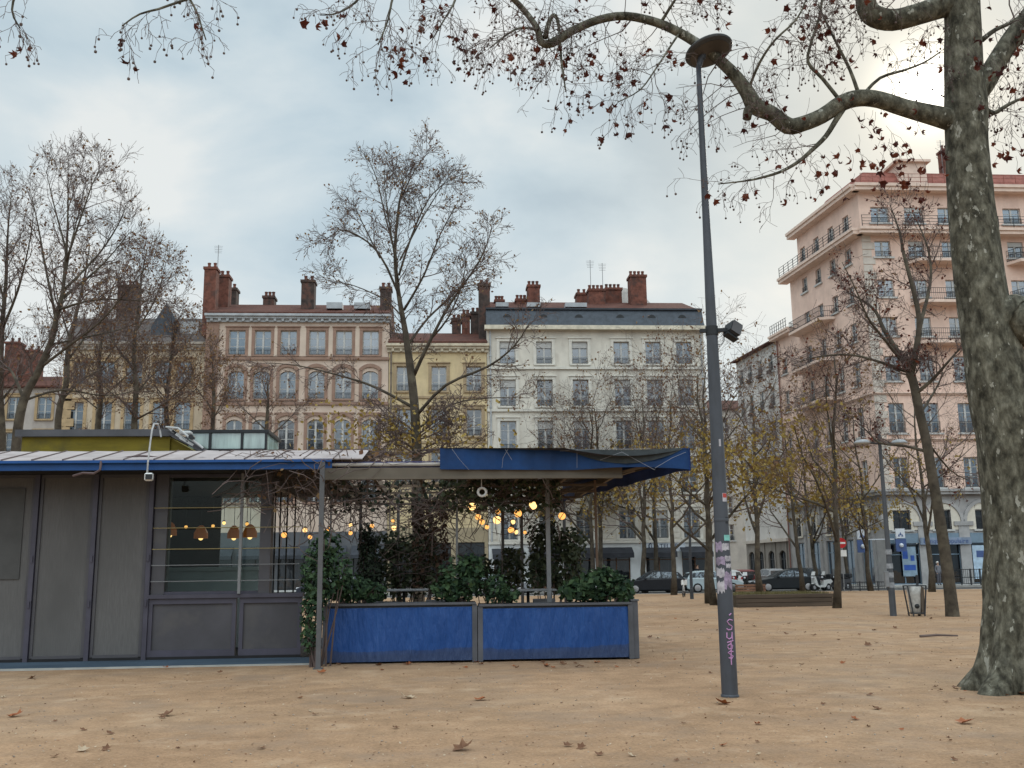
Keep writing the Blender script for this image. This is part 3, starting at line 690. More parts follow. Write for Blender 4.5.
    # arcade floor
    g = MB(); bays = [X(p,y,560)-xc for p in (905,946,988)]; sp = bays[1]-bays[0]; bays += [bays[-1]+sp*k for k in range(1,8)]
    bays = [b for b in bays if b < W-2]; zsh = h(533,910); zw = h(530,910)
    o2 = [(b-1.25,b+1.25,.15,zsh) for b in bays]; o3 = [(b-.68,b+.68,zw+.02,zw+1.5) for b in bays]
    wall(g, 0, W, 0, z0, o2+o3, .4)
    for b in bays:
        n = 12
        for i in range(n):
            a0 = PI*i/n; a1 = PI*(i+1)/n; ri = 1.42; ro_ = 1.68; cz = zw+.62
            g.prism([(b-math.cos(a0)*ri, cz+math.sin(a0)*ri),(b-math.cos(a1)*ri, cz+math.sin(a1)*ri),(b-math.cos(a1)*ro_, cz+math.sin(a1)*ro_),(b-math.cos(a0)*ro_, cz+math.sin(a0)*ro_)], 'y', -.14, -.002)
        g.box(b+sp/2-.75, b+sp/2+.75, -.16, -.002, zw+.3, zw+.62); g.box(b+sp/2-.42, b+sp/2+.42, -.09, -.002, .05, zw+.3)
    g.M = MW
    wb = [2.2, 5.2, 8.2, 11.2, 14.2]
    wall(g, 0, LW, 0, z0, [(b-.95,b+.95,.15,zsh-.3) for b in wb]+[(b-.5,b+.5,zw+.02,zw+1.7) for b in wb], .4)
    for b in wb: g.box(b+1.05, b+1.4, -.12, -.002, 0.05, z0-.3); g.box(b+.95, b+1.5, -.17, -.002, zw+.1, zw+.35)
    g.M = None
    g.build('arcade', st, rt)
    for zz, o_ in ((z0-.15, .5),):
        slab(zz, -.4, W, o_, .4, None, 'arcade_cornice', st); slab(zz, 0, LW+.3, o_, .4, MW, 'arcade_cornice', st)
    cream = pmat('cream lunette', (.62,.58,.50), .8, .1, 2); blue = pmat('bank blue', (.06,.10,.24), .5, .15, 2); gb = pmat('shop blue grey', (.17,.24,.31), .5, .15, 2)
    dk = pmat('dark window wood', (.06,.06,.065), .6)
    for k,b in enumerate(bays):
        l = MB(); n = 12; cz = zw+.62
        for sx in (-1,1):
            pts = [(b+sx*.685, zw+.0)]+[(b+sx*1.4, zw+.0)]+[(b+sx*1.41*math.cos(PI/2*i/6), cz+1.41*math.sin(PI/2*i/6)) for i in range(7) if 1.41*math.cos(PI/2*i/6) > .685]+[(b+sx*.685, cz+1.41*math.sin(math.acos(.685/1.41)))]
            l.prism(pts, 'y', -.05, -.003)
        l.prism([(b-.684,zw+1.52)]+[(b-1.4*math.cos(a),cz+1.4*math.sin(a)) for a in [PI*(.36+.28*i/6) for i in range(7)]]+[(b+.684,zw+1.52)], 'y', -.048, -.003)
        l.build('lunette', cream, rt)
        put_window(rt, Matrix.Translation((0,.02,0)), b, zw+.02, 1.36, 1.46, 'double', 2, 0, None, dk, M['pane_dark'])
        put_window(rt, I4, b, .15, 2.5, zsh-.95, 'shop', 0, 0, None, gb, M['pane_dark'])
        a = MB(); a.box(b-1.24, b+1.24, -.05, .2, zsh-.78, zsh-.02); a.build('shop_fascia', gb, rt)
    for b in wb:
        put_window(rt, MW, b, .15, 1.9, zsh-.5, 'shop', 0, 0, None, gb, M['pane'])
        put_window(rt, MW, b, zw+.02, 1.0, 1.66, 'double', 2, 0, cream, M['wood_white'], M['pane_dark'])
    # bank lettering band, posters and projecting signs
    zl = h(541, 945)
    s = MB(); s.box(bays[1]-2.0, bays[1]+2.0, -.26, -.17, zl-.26, zl+.26); so = s.build('sign', pmat('blue grey sign', (.20,.25,.34), .5), rt)
    text_mesh('lettering', 'Banque Populaire', .50, blue, so, (bays[1], -.262, zl-.16))
    wh = pmat('white sign', (.62,.65,.70), .5, .05)
    for px,py in ((857,538),(895,537)):
        u = X(px,y,py)-xc; zz = h(py+2,px); p = MB(); p.box(u-.35,u+.35,-.95,-.85,zz+.05,zz+.75); p.box(u-.05,u+.05,-.85,-.17,zz,zz+.08)
        if u < .35: p = MB(); p.box(u-.35,u+.35,-.95,-.85,zz+.05,zz+.75); p.box(u-.04,.3,-.9,-.86,zz-.02,zz+.05); p.box(.2,.3,-.86,-.1,zz-.02,zz+.05)
        o = p.build('hanging_sign', wh, rt); q = MB(); q.box(u-.4,u+.4,-.96,-.84,zz-.95,zz-.02); q.build('sign_panel', blue, o)
        q = MB(); q.add([(u-.1,-.953,zz+.25),(u+.1,-.953,zz+.25),(u,-.953,zz+.5)],[(0,1,2)]); q.add([(u-.22,-.953,zz+.15),(u-.05,-.953,zz+.15),(u-.13,-.953,zz+.36)],[(0,1,2)]); q.add([(u+.05,-.953,zz+.15),(u+.22,-.953,zz+.15),(u+.13,-.953,zz+.36)],[(0,1,2)]); q.build('emblem', blue, o)
        q = MB(); q.ball((u,-.97,zz-.5),.17,8); q.build('emblem', wh, o)
    p = MB(); u = bays[0]+.35; p.box(u-.55,u+.55,.02,.05,.75,2.95); o = p.build('poster', pmat('pale blue poster', (.24,.33,.41), .5), rt)
    for a_,b_,c_,d_ in ((-.5,-.1,2.05,2.7),(-.45,.45,1.2,1.6),(.1,.4,1.9,2.3)):
        q = MB(); q.box(u+a_,u+b_,.008,.018,c_,d_); q.build('poster_print', pmat('poster blue', (.03,.09,.36), .5), o)
    p = MB(); u = bays[2]-.35; p.box(u-.8,u+.8,.02,.05,.5,3.0); o = p.build('poster', pmat('white blue poster', (.40,.52,.64), .5), rt)
    q = MB(); q.box(u-.5,u+.6,.008,.018,2.1,2.6); q.build('poster_print', blue, o)
    dp = MB()
    for M_,u in ((MW,.15),): dp.M = M_; dp.tube([(u,-.12,0.1),(u,-.12,t6-.4)], .07, 6)
    dp.build('drainpipe', pmat('rust red pipe', (.23,.12,.10), .6), rt)
    # next house along the side street
    e = Vector((xc, y, 0)) + far; d = Vector((math.cos(WING), math.sin(WING), 0))
    L2 = 10.5; o = e - d*(L2+.05)
    r2 = thing('town_house', 'narrow white house receding up the side street beside the pink block', 'building', (o.x, o.y, 0), WING)
    z2 = Z(337, e.y, 768)-.4; mb = MB(); wm2 = stucco('white stucco', (.56,.54,.52), (.46,.44,.42))
    rws = [(z2-2.6,1.6),(z2-6.0,1.9),(z2-9.5,2.1),(z2-13.0,2.1),(z2-16.3,2.0)]
    ul = [1.3,3.6,6.2,8.8]; wall(mb, 0, L2, 4.2, z2, [(u-.5,u+.5,z,z+hh) for z,hh in rws[:-1] for u in ul]); body(mb, L2, 9, 0, z2); mb.build('wall', wm2, r2)
    gb2 = MB(); wall(gb2, 0, L2, 0, 4.2, [(u-.75,u+.75,.1,3.1) for u in ul])
    for u in ul: arch_fill(gb2, 1.5, 3.0, u, .1); gb2.box(u+.9,u+1.15,-.1,-.002,.1,3.9)
    gb2.build('ground_storey', stucco('grey brown stone', (.25,.23,.21), (.17,.155,.14)), r2)
    for z,hh in rws[:-1]:
        for u in ul: put_window(r2, I4, u, z, 1.0, hh, 'double', 2, 0, None)
    for u in ul: put_window(r2, I4, u, .1, 1.5, 3.0, 'shop', 0, 0, None, dk, M['pane_dark'])
    gable_roof(r2, L2, 9, z2, 1.5, M['tile'], .6); c = MB(); c.box(-.05, L2+.02, -.3, -.002, 3.9, 4.2); c.build('cornice', pale, r2)
    for u in ul[1:]:
        for z,hh in rws[:2]: fb = MB(); fb.cbox((u,-.2,z-.05), .8, .3, .3); fb.build('flower_box', M['brick_dark'], r2)
    chimney(r2, -1.5, .2, 2.0, 3.3, 0, Z(352, e.y+L2, 730), M['brick_dark'], 3); chimney(r2, L2-1.3, L2-.2, 2.5, 3.6, z2, Z(316, e.y, 765), M['brick_dark'], 2)
    # houses closing the far end of the side street
    yy = 125.0
    xa = X(690, yy); xb = X(800, yy); r3 = thing('town_house', 'distant greyish house closing the side street behind the tall lamp post', 'building', (xa, yy, 0))
    mb = MB(); wv = xb-xa; zz = Z(410, yy, 715); ul = [wv*(i+.5)/4 for i in range(4)]; rws = [(zz-3-3.4*k,2.0) for k in range(5)]
    wall(mb, 0, wv, 0, zz, [(u-.55,u+.55,z,z+hh) for z,hh in rws for u in ul]); body(mb, wv, 9, 0, zz); mb.build('wall', stucco('grey beige stucco', (.45,.41,.37), (.36,.33,.30)), r3)
    for z,hh in rws:
        for u in ul: put_window(r3, I4, u, z, 1.1, hh, 'double', 1, 0, None)
    gable_roof(r3, wv, 9, zz, 2.0, M['tile'])
pink_block()
# ------------------------------------------------------------------ trees
def rot_dir(d, ang, rng):
    d = d.normalized(); a = d.orthogonal().normalized(); b = d.cross(a); th = rng.uniform(0, 2*PI)
    return (d*math.cos(ang) + (a*math.cos(th)+b*math.sin(th))*math.sin(ang)).normalized()
class Tree:
    def __init__(s, seed, minr=.006, up=.10, droop=0, wig=.16):
        s.r = random.Random(seed); s.trunk = MB(); s.tw = MB(); s.trunk.smooth = True; s.tips = []; s.minr = minr; s.up = up; s.droop = droop; s.wig = wig; s.thick = .022 if minr > .004 else .0085
    def limb(s, pts, rads, n=8):
        s.trunk.tube(pts, rads, n)
    def rv(s): return Vector((s.r.gauss(0,1), s.r.gauss(0,1), s.r.gauss(0,1)))
    def branch(s, p, d, L, r, lvl, P):
        rng = s.r; p = Vector(p); d = Vector(d).normalized()
        n = 5 if lvl <= 1 else (4 if lvl == 2 else 3); st = L/n; pts = [p.copy()]; dirs = [d.copy()]
        for i in range(n):
            trop = s.up if lvl < 3 else s.up*.6 - s.droop
            d = (d + s.rv()*s.wig*(1 if lvl < 2 else 1.25) + Vector((0,0,trop))).normalized(); p = p + d*st; pts.append(p.copy()); dirs.append(d.copy())
        rads = [max(s.minr, r*(1-.72*i/n)) for i in range(n+1)]
        (s.trunk if lvl <= 1 and r > .035 else s.tw).tube(pts, rads, 6 if lvl <= 1 else (4 if lvl == 2 else 3), False)
        s.spawn(pts, rads, lvl, P, L)
    def spawn(s, pts, rads, lvl, P, L, start=.22):
        rng = s.r
        if lvl+1 >= len(P['n']):
            s.tips.append((pts[-1], (pts[-1]-pts[-2]).normalized()))
            if rng.random() < .6: s.tips.append((pts[len(pts)//2], s.rv().normalized()))
            return
        k = P['n'][lvl+1]; k = max(1, int(round(k*rng.uniform(.8,1.2)))); m = len(pts)-1
        for i in range(k):
            t = (start + (1-start)*(i+rng.random())/k)*m; a = min(int(t), m-1); f = t-a
            q = pts[a].lerp(pts[a+1], f); dd = (pts[a+1]-pts[a]).normalized(); rr = rads[a]*(1-f)+rads[a+1]*f
            ang = math.radians(rng.uniform(*P['ang']))
            nd = rot_dir(dd, ang, rng)
            fl = P['len'][lvl+1]
            LL = fl*rng.uniform(.65,1.2)*(1-.35*t/m)
            s.branch(q, nd, LL, max(s.minr, min(rr*.62, LL*s.thick)), lvl+1, P)
        s.tips.append((pts[-1], (pts[-1]-pts[-2]).normalized()))
    def leaves(s, mb, frac, size, filt=None, star=False):
        rng = s.r
        for (p, d) in s.tips:
            if rng.random() > (frac(p) if callable(frac) else frac): continue
            for _ in range(1 if frac is not None and not callable(frac) and frac < .9 else rng.choice((1,2,3))):
                leaf(mb, p + s.rv()*size*.5 + Vector((0,0,-size*.4)), size*rng.uniform(.6,1.25), rng, star)
STAR = [(0,-.02),(.22,-.06),(.5,-.10),(.44,.20),(.62,.46),(.36,.58),(.0,.98),(-.36,.58),(-.62,.46),(-.44,.20),(-.5,-.10),(-.22,-.06)]
def leaf(mb, c, size, rng, star=False, nrm=None, curl=.25):
    n = nrm or Vector((rng.gauss(0,1), rng.gauss(0,1), rng.gauss(0,.8))).normalized()
    a = n.orthogonal().normalized(); b = n.cross(a); th = rng.uniform(0,2*PI); u = a*math.cos(th)+b*math.sin(th); v = n.cross(u)
    if star:
        vs = [c + u*(x*size*.8) + v*(y*size*.8-.3*size) + n*(curl*size*(x*x*1.3+ (y-.4)**2*.8)*rng.uniform(.6,1.4)) for x,y in STAR]
        vs.append(c + v*.0 + n*0); k = len(STAR)
        mb.add(vs, [(i, (i+1)%k, k) for i in range(k)])
    else:
        vs = [c - u*size*.5, c + v*size*.34 + n*size*.12*rng.uniform(-1,1), c + u*size*.5 + n*size*.15*rng.uniform(-1,1), c - v*size*.34 + n*size*.12*rng.uniform(-1,1)]
        mb.add(vs, [(0,1,2,3)])
def finish_tree(t, label, loc, name='plane_tree', group=None, trunkm=None, leafsets=(), cat='tree'):
    """leafsets: list of (MB, material)"""
    o = thing(name, label, cat, loc, 0, group)
    t.trunk.build('trunk', trunkm or M['bark'], o)
    c = t.tw; mats = [M['twig']]
    cr = c.build('crown', mats, o)
    for mb, m in leafsets:
        if mb.v: mb.build('foliage', m, cr)
    return o
TREES = 'plane trees around the sandy square'
# -- small trees of the square: four patterns, copied
def small_tree(seed, H, r0, crown0, lean=(0,0), dense=1.0, leafm='leaf_brown', lf=.5, lsz=.16, two=False):
    t = Tree(seed, .0065, .12, .05, .17); rng = t.r
    n = 9; pts = []; rads = []
    for i in range(n+1):
        f = i/n; w = .10*H*.12
        pts.append(Vector((lean[0]*f*H + rng.uniform(-1,1)*w*(f>0)*.7, lean[1]*f*H + rng.uniform(-1,1)*w*(f>0)*.7, f*H*.86 - (.08 if i == 0 else 0))))
        rads.append(r0*(1.35 if i == 0 else (1-.8*f)))
    t.limb(pts, rads, 9)
    P = {'n': [1, int(9*dense), 6, 5, 3], 'len': [H, H*.42, H*.22, H*.115, H*.06], 'ang': (28,66)}
    k = max(1, int(crown0*n)); t.spawn(pts[k:], rads[k:], 0, P, H, .0)
    lb = MB(); lo = MB()
    t.leaves(lb, lambda p: lf*.62*(.35 + .7*max(0, p.z/H-.35)), lsz)
    t.leaves(lo, lambda p: lf*2.6*max(0, .85-3.0*abs(p.z/H-.43)), lsz*1.25)
    return t, lb, lo
protos = []
def place_trees():
    specs = [ # proto seed settings
        dict(seed=11, H=14.5, r0=.17, crown0=.30, lean=(.02,.0), dense=1.3, lf=.46),
        dict(seed=23, H=16.0, r0=.20, crown0=.30, lean=(-.03,.01), dense=1.35, lf=.5),
        dict(seed=37, H=12.5, r0=.15, crown0=.28, lean=(.05,.0), dense=1.2, lf=.6),
        dict(seed=41, H=16.5, r0=.22, crown0=.30, lean=(-.05,.0), dense=1.35, lf=.40)]
    for s in specs: protos.append(small_tree(**s))
    used = {}
    L = [ # px, base y, proto, scale, rotation, label
        (575,590,1,1.0,.3,'slim plane tree beyond the tall dull green terrace bush'),
        (612,588,0,1.0,1.2,'slim plane tree behind the planter edge, left of a leaning pair'),
        (631,589,3,.92,2.6,'left trunk of the leaning plane tree pair before the black hatchback'),
        (645,592,1,.95,4.0,'right trunk of the leaning plane tree pair before the black hatchback'),
        (674,595,0,.95,5.1,'straight slim plane tree between the black hatchback and the white bicycle'),
        (709,603.5,2,1.0,.9,'thin plane tree just left of the tall lamp post, back one of two'),
        (714,605,0,.82,2.2,'thin plane tree touching the tall lamp post, front one of two'),
        (760,594,3,.84,1.5,'thick trunked plane tree behind the low timber planter, left of the black saloon'),
        (803,592,2,1.0,3.4,'slender plane tree in front of the black saloon car'),
        (816,589,1,.78,.2,'dark slender plane tree between the black saloon and the scooters'),
        (837,608,2,.92,5.5,'plane tree at the right end of the low timber planter wall'),
        (871,591,0,.9,2.9,'plane tree between the no-entry sign and the double armed street lamp'),
        (932,592,3,.80,4.4,'leaning plane tree behind the wire litter bin'),
        (540,590,2,1.1,1.9,'plane tree seen through the terrace below the blue awning'),
        (521,591,2,1.15,2.7,'olive leaved plane tree behind the post at the right terrace table'),
        (560,590,0,1.1,4.4,'brown leaved plane tree behind the hanging lamps at the right of the terrace'),
        (603,591,3,.95,1.1,'tall twiggy plane tree rising above the blue canopy before the white house'),
        (655,590,2,1.3,5.2,'ochre leaved plane tree over the black hatchback'),
        (472,590,2,1.1,.4,'brown leaved plane tree behind the round planter shrub'),
        (592,592,2,1.2,4.9,'olive leaved plane tree right behind the end of the terrace'),
        (505,589,0,1.05,3.0,'plane tree seen through the middle of the terrace'),
        (850,589,2,.9,2.4,'plane tree before the arcade with yellow leaves around a thin trunk'),
    ]
    for px,py,k,sc,rz,lab in L:
        t, lb, lo = protos[k]; g = gnd(px, py); g.z = 0
        if k not in used:
            used[k] = finish_tree(t, lab, (g.x,g.y,0), 'plane_tree', TREES, None, [(lb, M['leaf_brown']), (lo, M['leaf_olive'])]); o = used[k]
        else: o = copy_tree(used[k])
        o['label'] = lab; o.location = (g.x, g.y, 0); o.scale = (sc,)*3; o.rotation_euler = (0,0,rz)
place_trees()
def px_limbs(t, limbs, Y, base=None, n=8):
    """limbs: (list of (px,py,dy), [radius start, end], child spec)"""
    out = []
    for pts, (ra, rb), start in limbs:
        w = [at(p[0], p[1], Y + (p[2] if len(p) > 2 else 0)) - base for p in pts]; k = len(w)
        # smooth the polyline a little
        q = []
        for i in range(k-1):
            a = w[max(0,i-1)]; b = w[i]; c = w[i+1]; d = w[min(k-1,i+2)]
            for f in (0, .33, .66):
                q.append(.5*((2*b)+(c-a)*f+(2*a-5*b+4*c-d)*f*f+(3*b-a-3*c+d)*f**3))
        q.append(w[-1]); m = len(q)
        if isinstance(ra, (list,tuple)): 
            rads = []
            for i in range(m):
                f = i/(m-1)*(len(ra)-1); j = min(int(f), len(ra)-2); rads.append(ra[j]+(ra[j+1]-ra[j])*(f-j))
        else: rads = [ra+(rb-ra)*(i/(m-1)) for i in range(m)]
        t.limb(q, rads, n); out.append((q, rads, start))
    return out
def tree_centre():   # tall bare tree behind the terrace
    Y = 29.0; b = at(418, 600, Y); b.z = 0; t = Tree(101, .0055, .08, .06, .15)
    limbs = [
        ([(419,640),(418,520),(417,460),(416,430),(414,400),(410,365),(405,330),(398,290),(395,250),(399,205),(403,186),(401,174)], ([.18,.165,.15,.14,.13,.115,.085,.065,.05,.035,.02,.008], 0), .45),
        ([(417,415),(446,385,-.5),(489,366,-1),(515,345,-1.4),(530,322,-1.6)], (0.054,0.013), .3),
        ([(416,409),(377,388,.4),(345,377,.8),(300,366,1.2),(268,363,1.4)], (0.050,0.011), .3),
        ([(417,430),(450,405,1),(490,398,1.6),(530,398,2)], (0.036,0.008), .3),
        ([(414,375),(429,343,-.4),(450,304,-.8),(480,260,-1.2),(492,228,-1.2)], (0.061,0.011), .25),
        ([(408,345),(428,318,.6),(452,296,1.1),(476,270,1.5),(490,262,1.6)], (0.043,0.008), .25),
        ([(401,300),(378,252,-.4),(345,230,-.8),(326,240,-1)], (0.040,0.008), .25),
        ([(399,275),(412,235,.5),(428,200,.7),(444,184,.8),(456,178,1)], (0.036,0.007), .2),
        ([(397,260),(385,215,.6),(377,180,.7),(368,158,.7)], (0.032,0.007), .2),
        ([(405,320),(385,300,1),(352,285,1.6),(330,282,1.8)], (0.029,0.007), .25),
        ([(399,285),(392,240,-.6),(386,200,-.9),(384,168,-.9)], (.03,.008), .2),
        ([(404,310),(424,275,-.6),(440,235,-1),(456,205,-1.2)], (.04,.008), .2),
        ([(400,260),(420,222,.8),(436,196,1.1),(446,180,1.1)], (.03,.008), .2),
        ([(430,340),(448,318,-.8),(462,285,-1.2),(466,258,-1.3)], (.035,.008), .2),
        ([(380,258),(362,222,.3),(352,200,.4)], (.025,.008), .2),
        ([(400,200),(415,170,-.5),(432,148,-.6)], (0.022,0.006), .2),
    ]
    P = {'n': [1,1,7,5,4], 'len': [1,1,1.0,.55,.3], 'ang': (22,55)}
    for q, rads, st in px_limbs(t, limbs, Y, b):
        n0 = P['n'][2]; P2 = dict(P); P2['n'] = [1,1,max(9,int(len(q)*1.0)),7,4]
        t.spawn(q, rads, 1, P2, 1, st)
    lb = MB(); t.leaves(lb, .22, .085)
    lo = MB(); t2 = random.Random(5)
    for i in range(900):   # brown leaves left low in the crown
        p = at(t2.gauss(395,48), t2.gauss(437,17), Y+t2.uniform(-1.5,1.5)) - b; leaf(lo, p, t2.uniform(.09,.17), t2)
    low = Tree(77, .0075, .1, .05, .2)
    for px,py in ((417,450),(417,440),(418,455),(417,435)):
        p = at(px,py,Y)-b
        for sx in (-1,1,-.6,.8):
            low.branch(p, (sx, low.r.uniform(-.5,.5), .25), low.r.uniform(1.2,2.2), .03, 1, {'n':[1,1,7,5,2],'len':[1,1,.8,.4,.25],'ang':(30,65)})
    t.tw.v += []; o0 = len(t.tw.v)
    for src in (low.tw, low.trunk): t.tw.add(src.v, src.f)
    finish_tree(t, 'tall bare plane tree with a wide fan of twigs rising behind the terrace', b, 'plane_tree', TREES, None, [(lb, M['leaf_brown']), (lo, M['leaf_olive'])])
tree_centre()
def tree_left():
    def mk(seed, Y, limbs, lab, bx, P, dens, lf):
        b = at(bx, 600, Y); b.z = 0; t = Tree(seed, .0055, .10, .02, .17)
        for q, rads, st in px_limbs(t, limbs, Y, b):
            P2 = dict(P); P2['n'] = [1,1,max(7,int(len(q)*dens*1.4)),7,4]; t.spawn(q, rads, 1, P2, 1, st)
        lb = MB(); t.leaves(lb, lf, .12)
        finish_tree(t, lab, b, 'plane_tree', TREES, None, [(lb, M['leaf_brown'])])
    P = {'n': [1,1,7,6,4], 'len': [1,1,1.55,.8,.42], 'ang': (22,55)}
    mk(201, 34, [
        ([(18,640),(17,520),(16,450),(23,402),(38,372),(51,342),(57,315),(63,290),(67,240),(68,200),(68,152)], ([.2,.18,.17,.155,.125,.11,.09,.07,.045,.025,.009],0), .35),
        ([(24,400),(12,372,.6),(0,362,1),(-20,330,1.3)], (0.060,0.014), .2),
        ([(56,318),(46,270,.4),(38,225,.6),(30,190,.6)], (0.053,0.008), .2),
        ([(66,262),(80,220,-.4),(92,185,-.6),(100,170,-.6)], (0.045,0.008), .2),
        ([(60,300),(85,280,.6),(105,262,1),(130,232,1.3)], (0.060,0.010), .2),
        ([(26,400),(62,390,1),(110,396,1.6),(150,385,2)], (0.045,0.008), .2),
        ([(40,368),(70,345,-.5),(100,322,-1),(128,290,-1.4),(150,262,-1.6)], (0.053,0.008), .2),
        ([(64,285),(72,240,.8),(82,200,1),(88,168,1)], (0.038,0.007), .15),
        ([(58,310),(92,300,-.8),(126,300,-1.3),(160,302,-1.6)], (.045,.01), .2),
        ([(50,345),(82,338,.9),(118,330,1.4),(150,318,1.8)], (.045,.01), .2),
        ([(64,290),(98,255,.9),(118,225,1.2),(126,205,1.3)], (.045,.01), .2),
        ([(66,250),(54,205,.8),(46,170,.9)], (0.038,0.007), .15),
        ], 'tall bare plane tree with pale forked trunk left of the yellow roof box', 16, P, .9, .10)
    mk(202, 37, [
        ([(-6,640),(0,520),(2,440),(0,390),(2,330),(6,280),(8,230),(12,190)], ([.17,.16,.145,.12,.095,.065,.035,.01],0), .35),
        ([(2,330),(18,290,-.5),(28,250,-.7),(34,215,-.8)], (0.060,0.008), .2),
        ([(1,360),(-20,320,.5),(-30,280,.6)], (0.053,0.014), .2),
        ([(4,300),(-8,255,.5),(-12,215,.6)], (0.045,0.008), .2),
        ([(2,400),(22,375,.8),(40,350,1),(58,322,1)], (0.045,0.008), .2),
        ], 'bare plane tree cut by the left edge of the view', -6, P, 1.0, .10)
    mk(203, 44, [
        ([(58,640),(58,520),(58,420),(66,385),(68,350),(76,315),(84,280),(90,245)], ([.17,.16,.15,.13,.11,.08,.05,.015],0), .3),
        ([(68,360),(90,330,.5),(108,300,.8),(122,262,1)], (0.053,0.008), .2),
        ([(62,400),(85,378,.6),(115,362,1),(140,335,1.2)], (0.045,0.008), .2),
        ([(70,340),(58,300,.6),(52,262,.8)], (0.045,0.008), .2),
        ], 'thin bare plane tree in front of the ochre cornered house', 58, P, 1.1, .25)
    mk(204, 46, [
        ([(130,640),(132,520),(134,430),(136,390),(134,350),(138,310),(142,275),(147,248)], ([.17,.16,.145,.12,.095,.065,.035,.01],0), .25),
        ([(135,395),(155,372,.5),(178,352,.8),(196,332,1)], (0.045,0.008), .15),
        ([(135,420),(162,405,-.5),(186,385,-.8),(208,368,-1)], (0.053,0.008), .15),
        ([(135,370),(112,340,.6),(98,305,.8),(92,278,1)], (0.053,0.008), .15),
        ([(137,330),(155,300,.6),(163,275,.8),(166,262,1)], (0.045,0.008), .15),
        ([(134,410),(108,390,.6),(88,372,.9)], (0.038,0.008), .15),
        ], 'dense bushy bare plane tree in front of the cream house left of the pink house', 130, P, 1.35, .5)
    mk(207, 50, [
        ([(96,640),(97,520),(98,430),(101,395),(99,360),(104,330),(108,300)], ([.17,.16,.15,.12,.09,.06,.02],0), .25),
        ([(99,400),(122,380,.5),(142,362,.8),(158,350,1)], (0.045,0.008), .15),
        ([(99,410),(78,392,.5),(66,375,.8)], (0.038,0.008), .15),
        ([(100,370),(118,340,.6),(126,315,.8)], (0.038,0.008), .15),
        ], 'twiggy plane tree directly behind the middle of the yellow roof box', 96, P, 1.2, .4)
    mk(208, 48, [
        ([(166,640),(167,520),(168,440),(166,405),(170,370),(173,340),(176,318)], ([.16,.15,.13,.11,.08,.05,.02],0), .25),
        ([(167,415),(186,398,.5),(200,385,.8)], (0.038,0.008), .15),
        ([(167,400),(150,380,.6),(140,362,.8)], (0.038,0.008), .15),
        ], 'twiggy plane tree just left of the corner pilaster of the pink house', 166, P, 1.3, .45)
    mk(205, 48, [
        ([(262,640),(264,520),(266,440),(268,400),(267,380)], ([.13,.12,.1,.06,.02],0), .25),
        ([(266,440),(288,420,.5),(300,405,.8)], (0.038,0.008), .1),
        ([(266,430),(245,410,.5),(232,396,.8)], (0.038,0.008), .1),
        ], 'small sparse plane tree standing in front of the pink house windows', 262, {'n':[1,1,5,4,3],'len':[1,1,1.4,.7,.4],'ang':(25,55)}, .9, .25)
    mk(206, 52, [
        ([(210,640),(211,520),(212,440),(214,400),(213,370),(210,345)], ([.14,.13,.12,.09,.05,.02],0), .2),
        ([(213,420),(225,395,.5),(232,372,.8)], (0.038,0.008), .1),
        ([(212,410),(198,390,.5),(186,376,.8)], (0.038,0.008), .1),
        ], 'small russet plane tree in front of the corner pilaster of the pink house', 210, {'n':[1,1,6,5,3],'len':[1,1,1.5,.8,.4],'ang':(25,55)}, 1.2, .5)
tree_left()
def tree_right_mid():  # leaning tree before the pink block
    Y = 31.0; b = at(951, 616, Y); b.z = 0; t = Tree(301, .006, .08, .04, .15)
    limbs = [
        ([(953,622),(951,600),(946,560),(940,520),(933,480),(926,440),(919,410),(914,385),(910,372)], ([.24,.2,.185,.175,.165,.155,.15,.145,.14],0), .9),
        ([(911,375),(898,352,.3),(884,330,.6),(876,312,.8),(862,300,1),(846,292,1.2)], (.1,.02), .25),
        ([(911,375),(917,345,-.3),(919,318,-.4),(912,285,-.4),(904,255,-.3),(899,230,-.2),(890,205,0)], ([.11,.1,.085,.07,.055,.035,.012],0), .3),
        ([(917,342),(922,318,.4),(930,285,.8),(930,258,1),(922,232,1.1),(912,212,1.2)], (.08,.012), .25),
        ([(914,395),(932,380,-.4),(948,362,-.8),(962,346,-1)], (.07,.02), .3),
        ([(919,415),(928,402,.6),(938,385,.9),(943,372,1)], (.05,.02), .3),
        ([(908,372),(880,362,.6),(852,355,1),(822,356,1.4),(800,362,1.5)], (.06,.012), .25),
        ([(928,452),(905,446,.4),(880,443,.7),(868,432,.9),(855,420,1)], (.06,.012), .3),
        ([(905,365),(885,340,-.4),(868,318,-.8),(856,290,-1),(842,262,-1.2)], (.06,.01), .2),
        ([(926,440),(950,470,.6),(968,480,1)], (.04,.012), .3),
    ]
    for q, rads, st in px_limbs(t, limbs, Y, b):
        t.spawn(q, rads, 1, {'n':[1,1,max(8,int(len(q)*.9)),6,4],'len':[1,1,1.3,.66,.33],'ang':(25,60)}, 1, st)
    lb = MB(); t.leaves(lb, .25, .11); lo = MB(); rr = random.Random(9)
    finish_tree(t, 'leaning plane tree with a forked crown between the litter bin and the big foreground trunk', b, 'plane_tree', TREES, None, [(lb, M['leaf_red'])])
tree_right_mid()
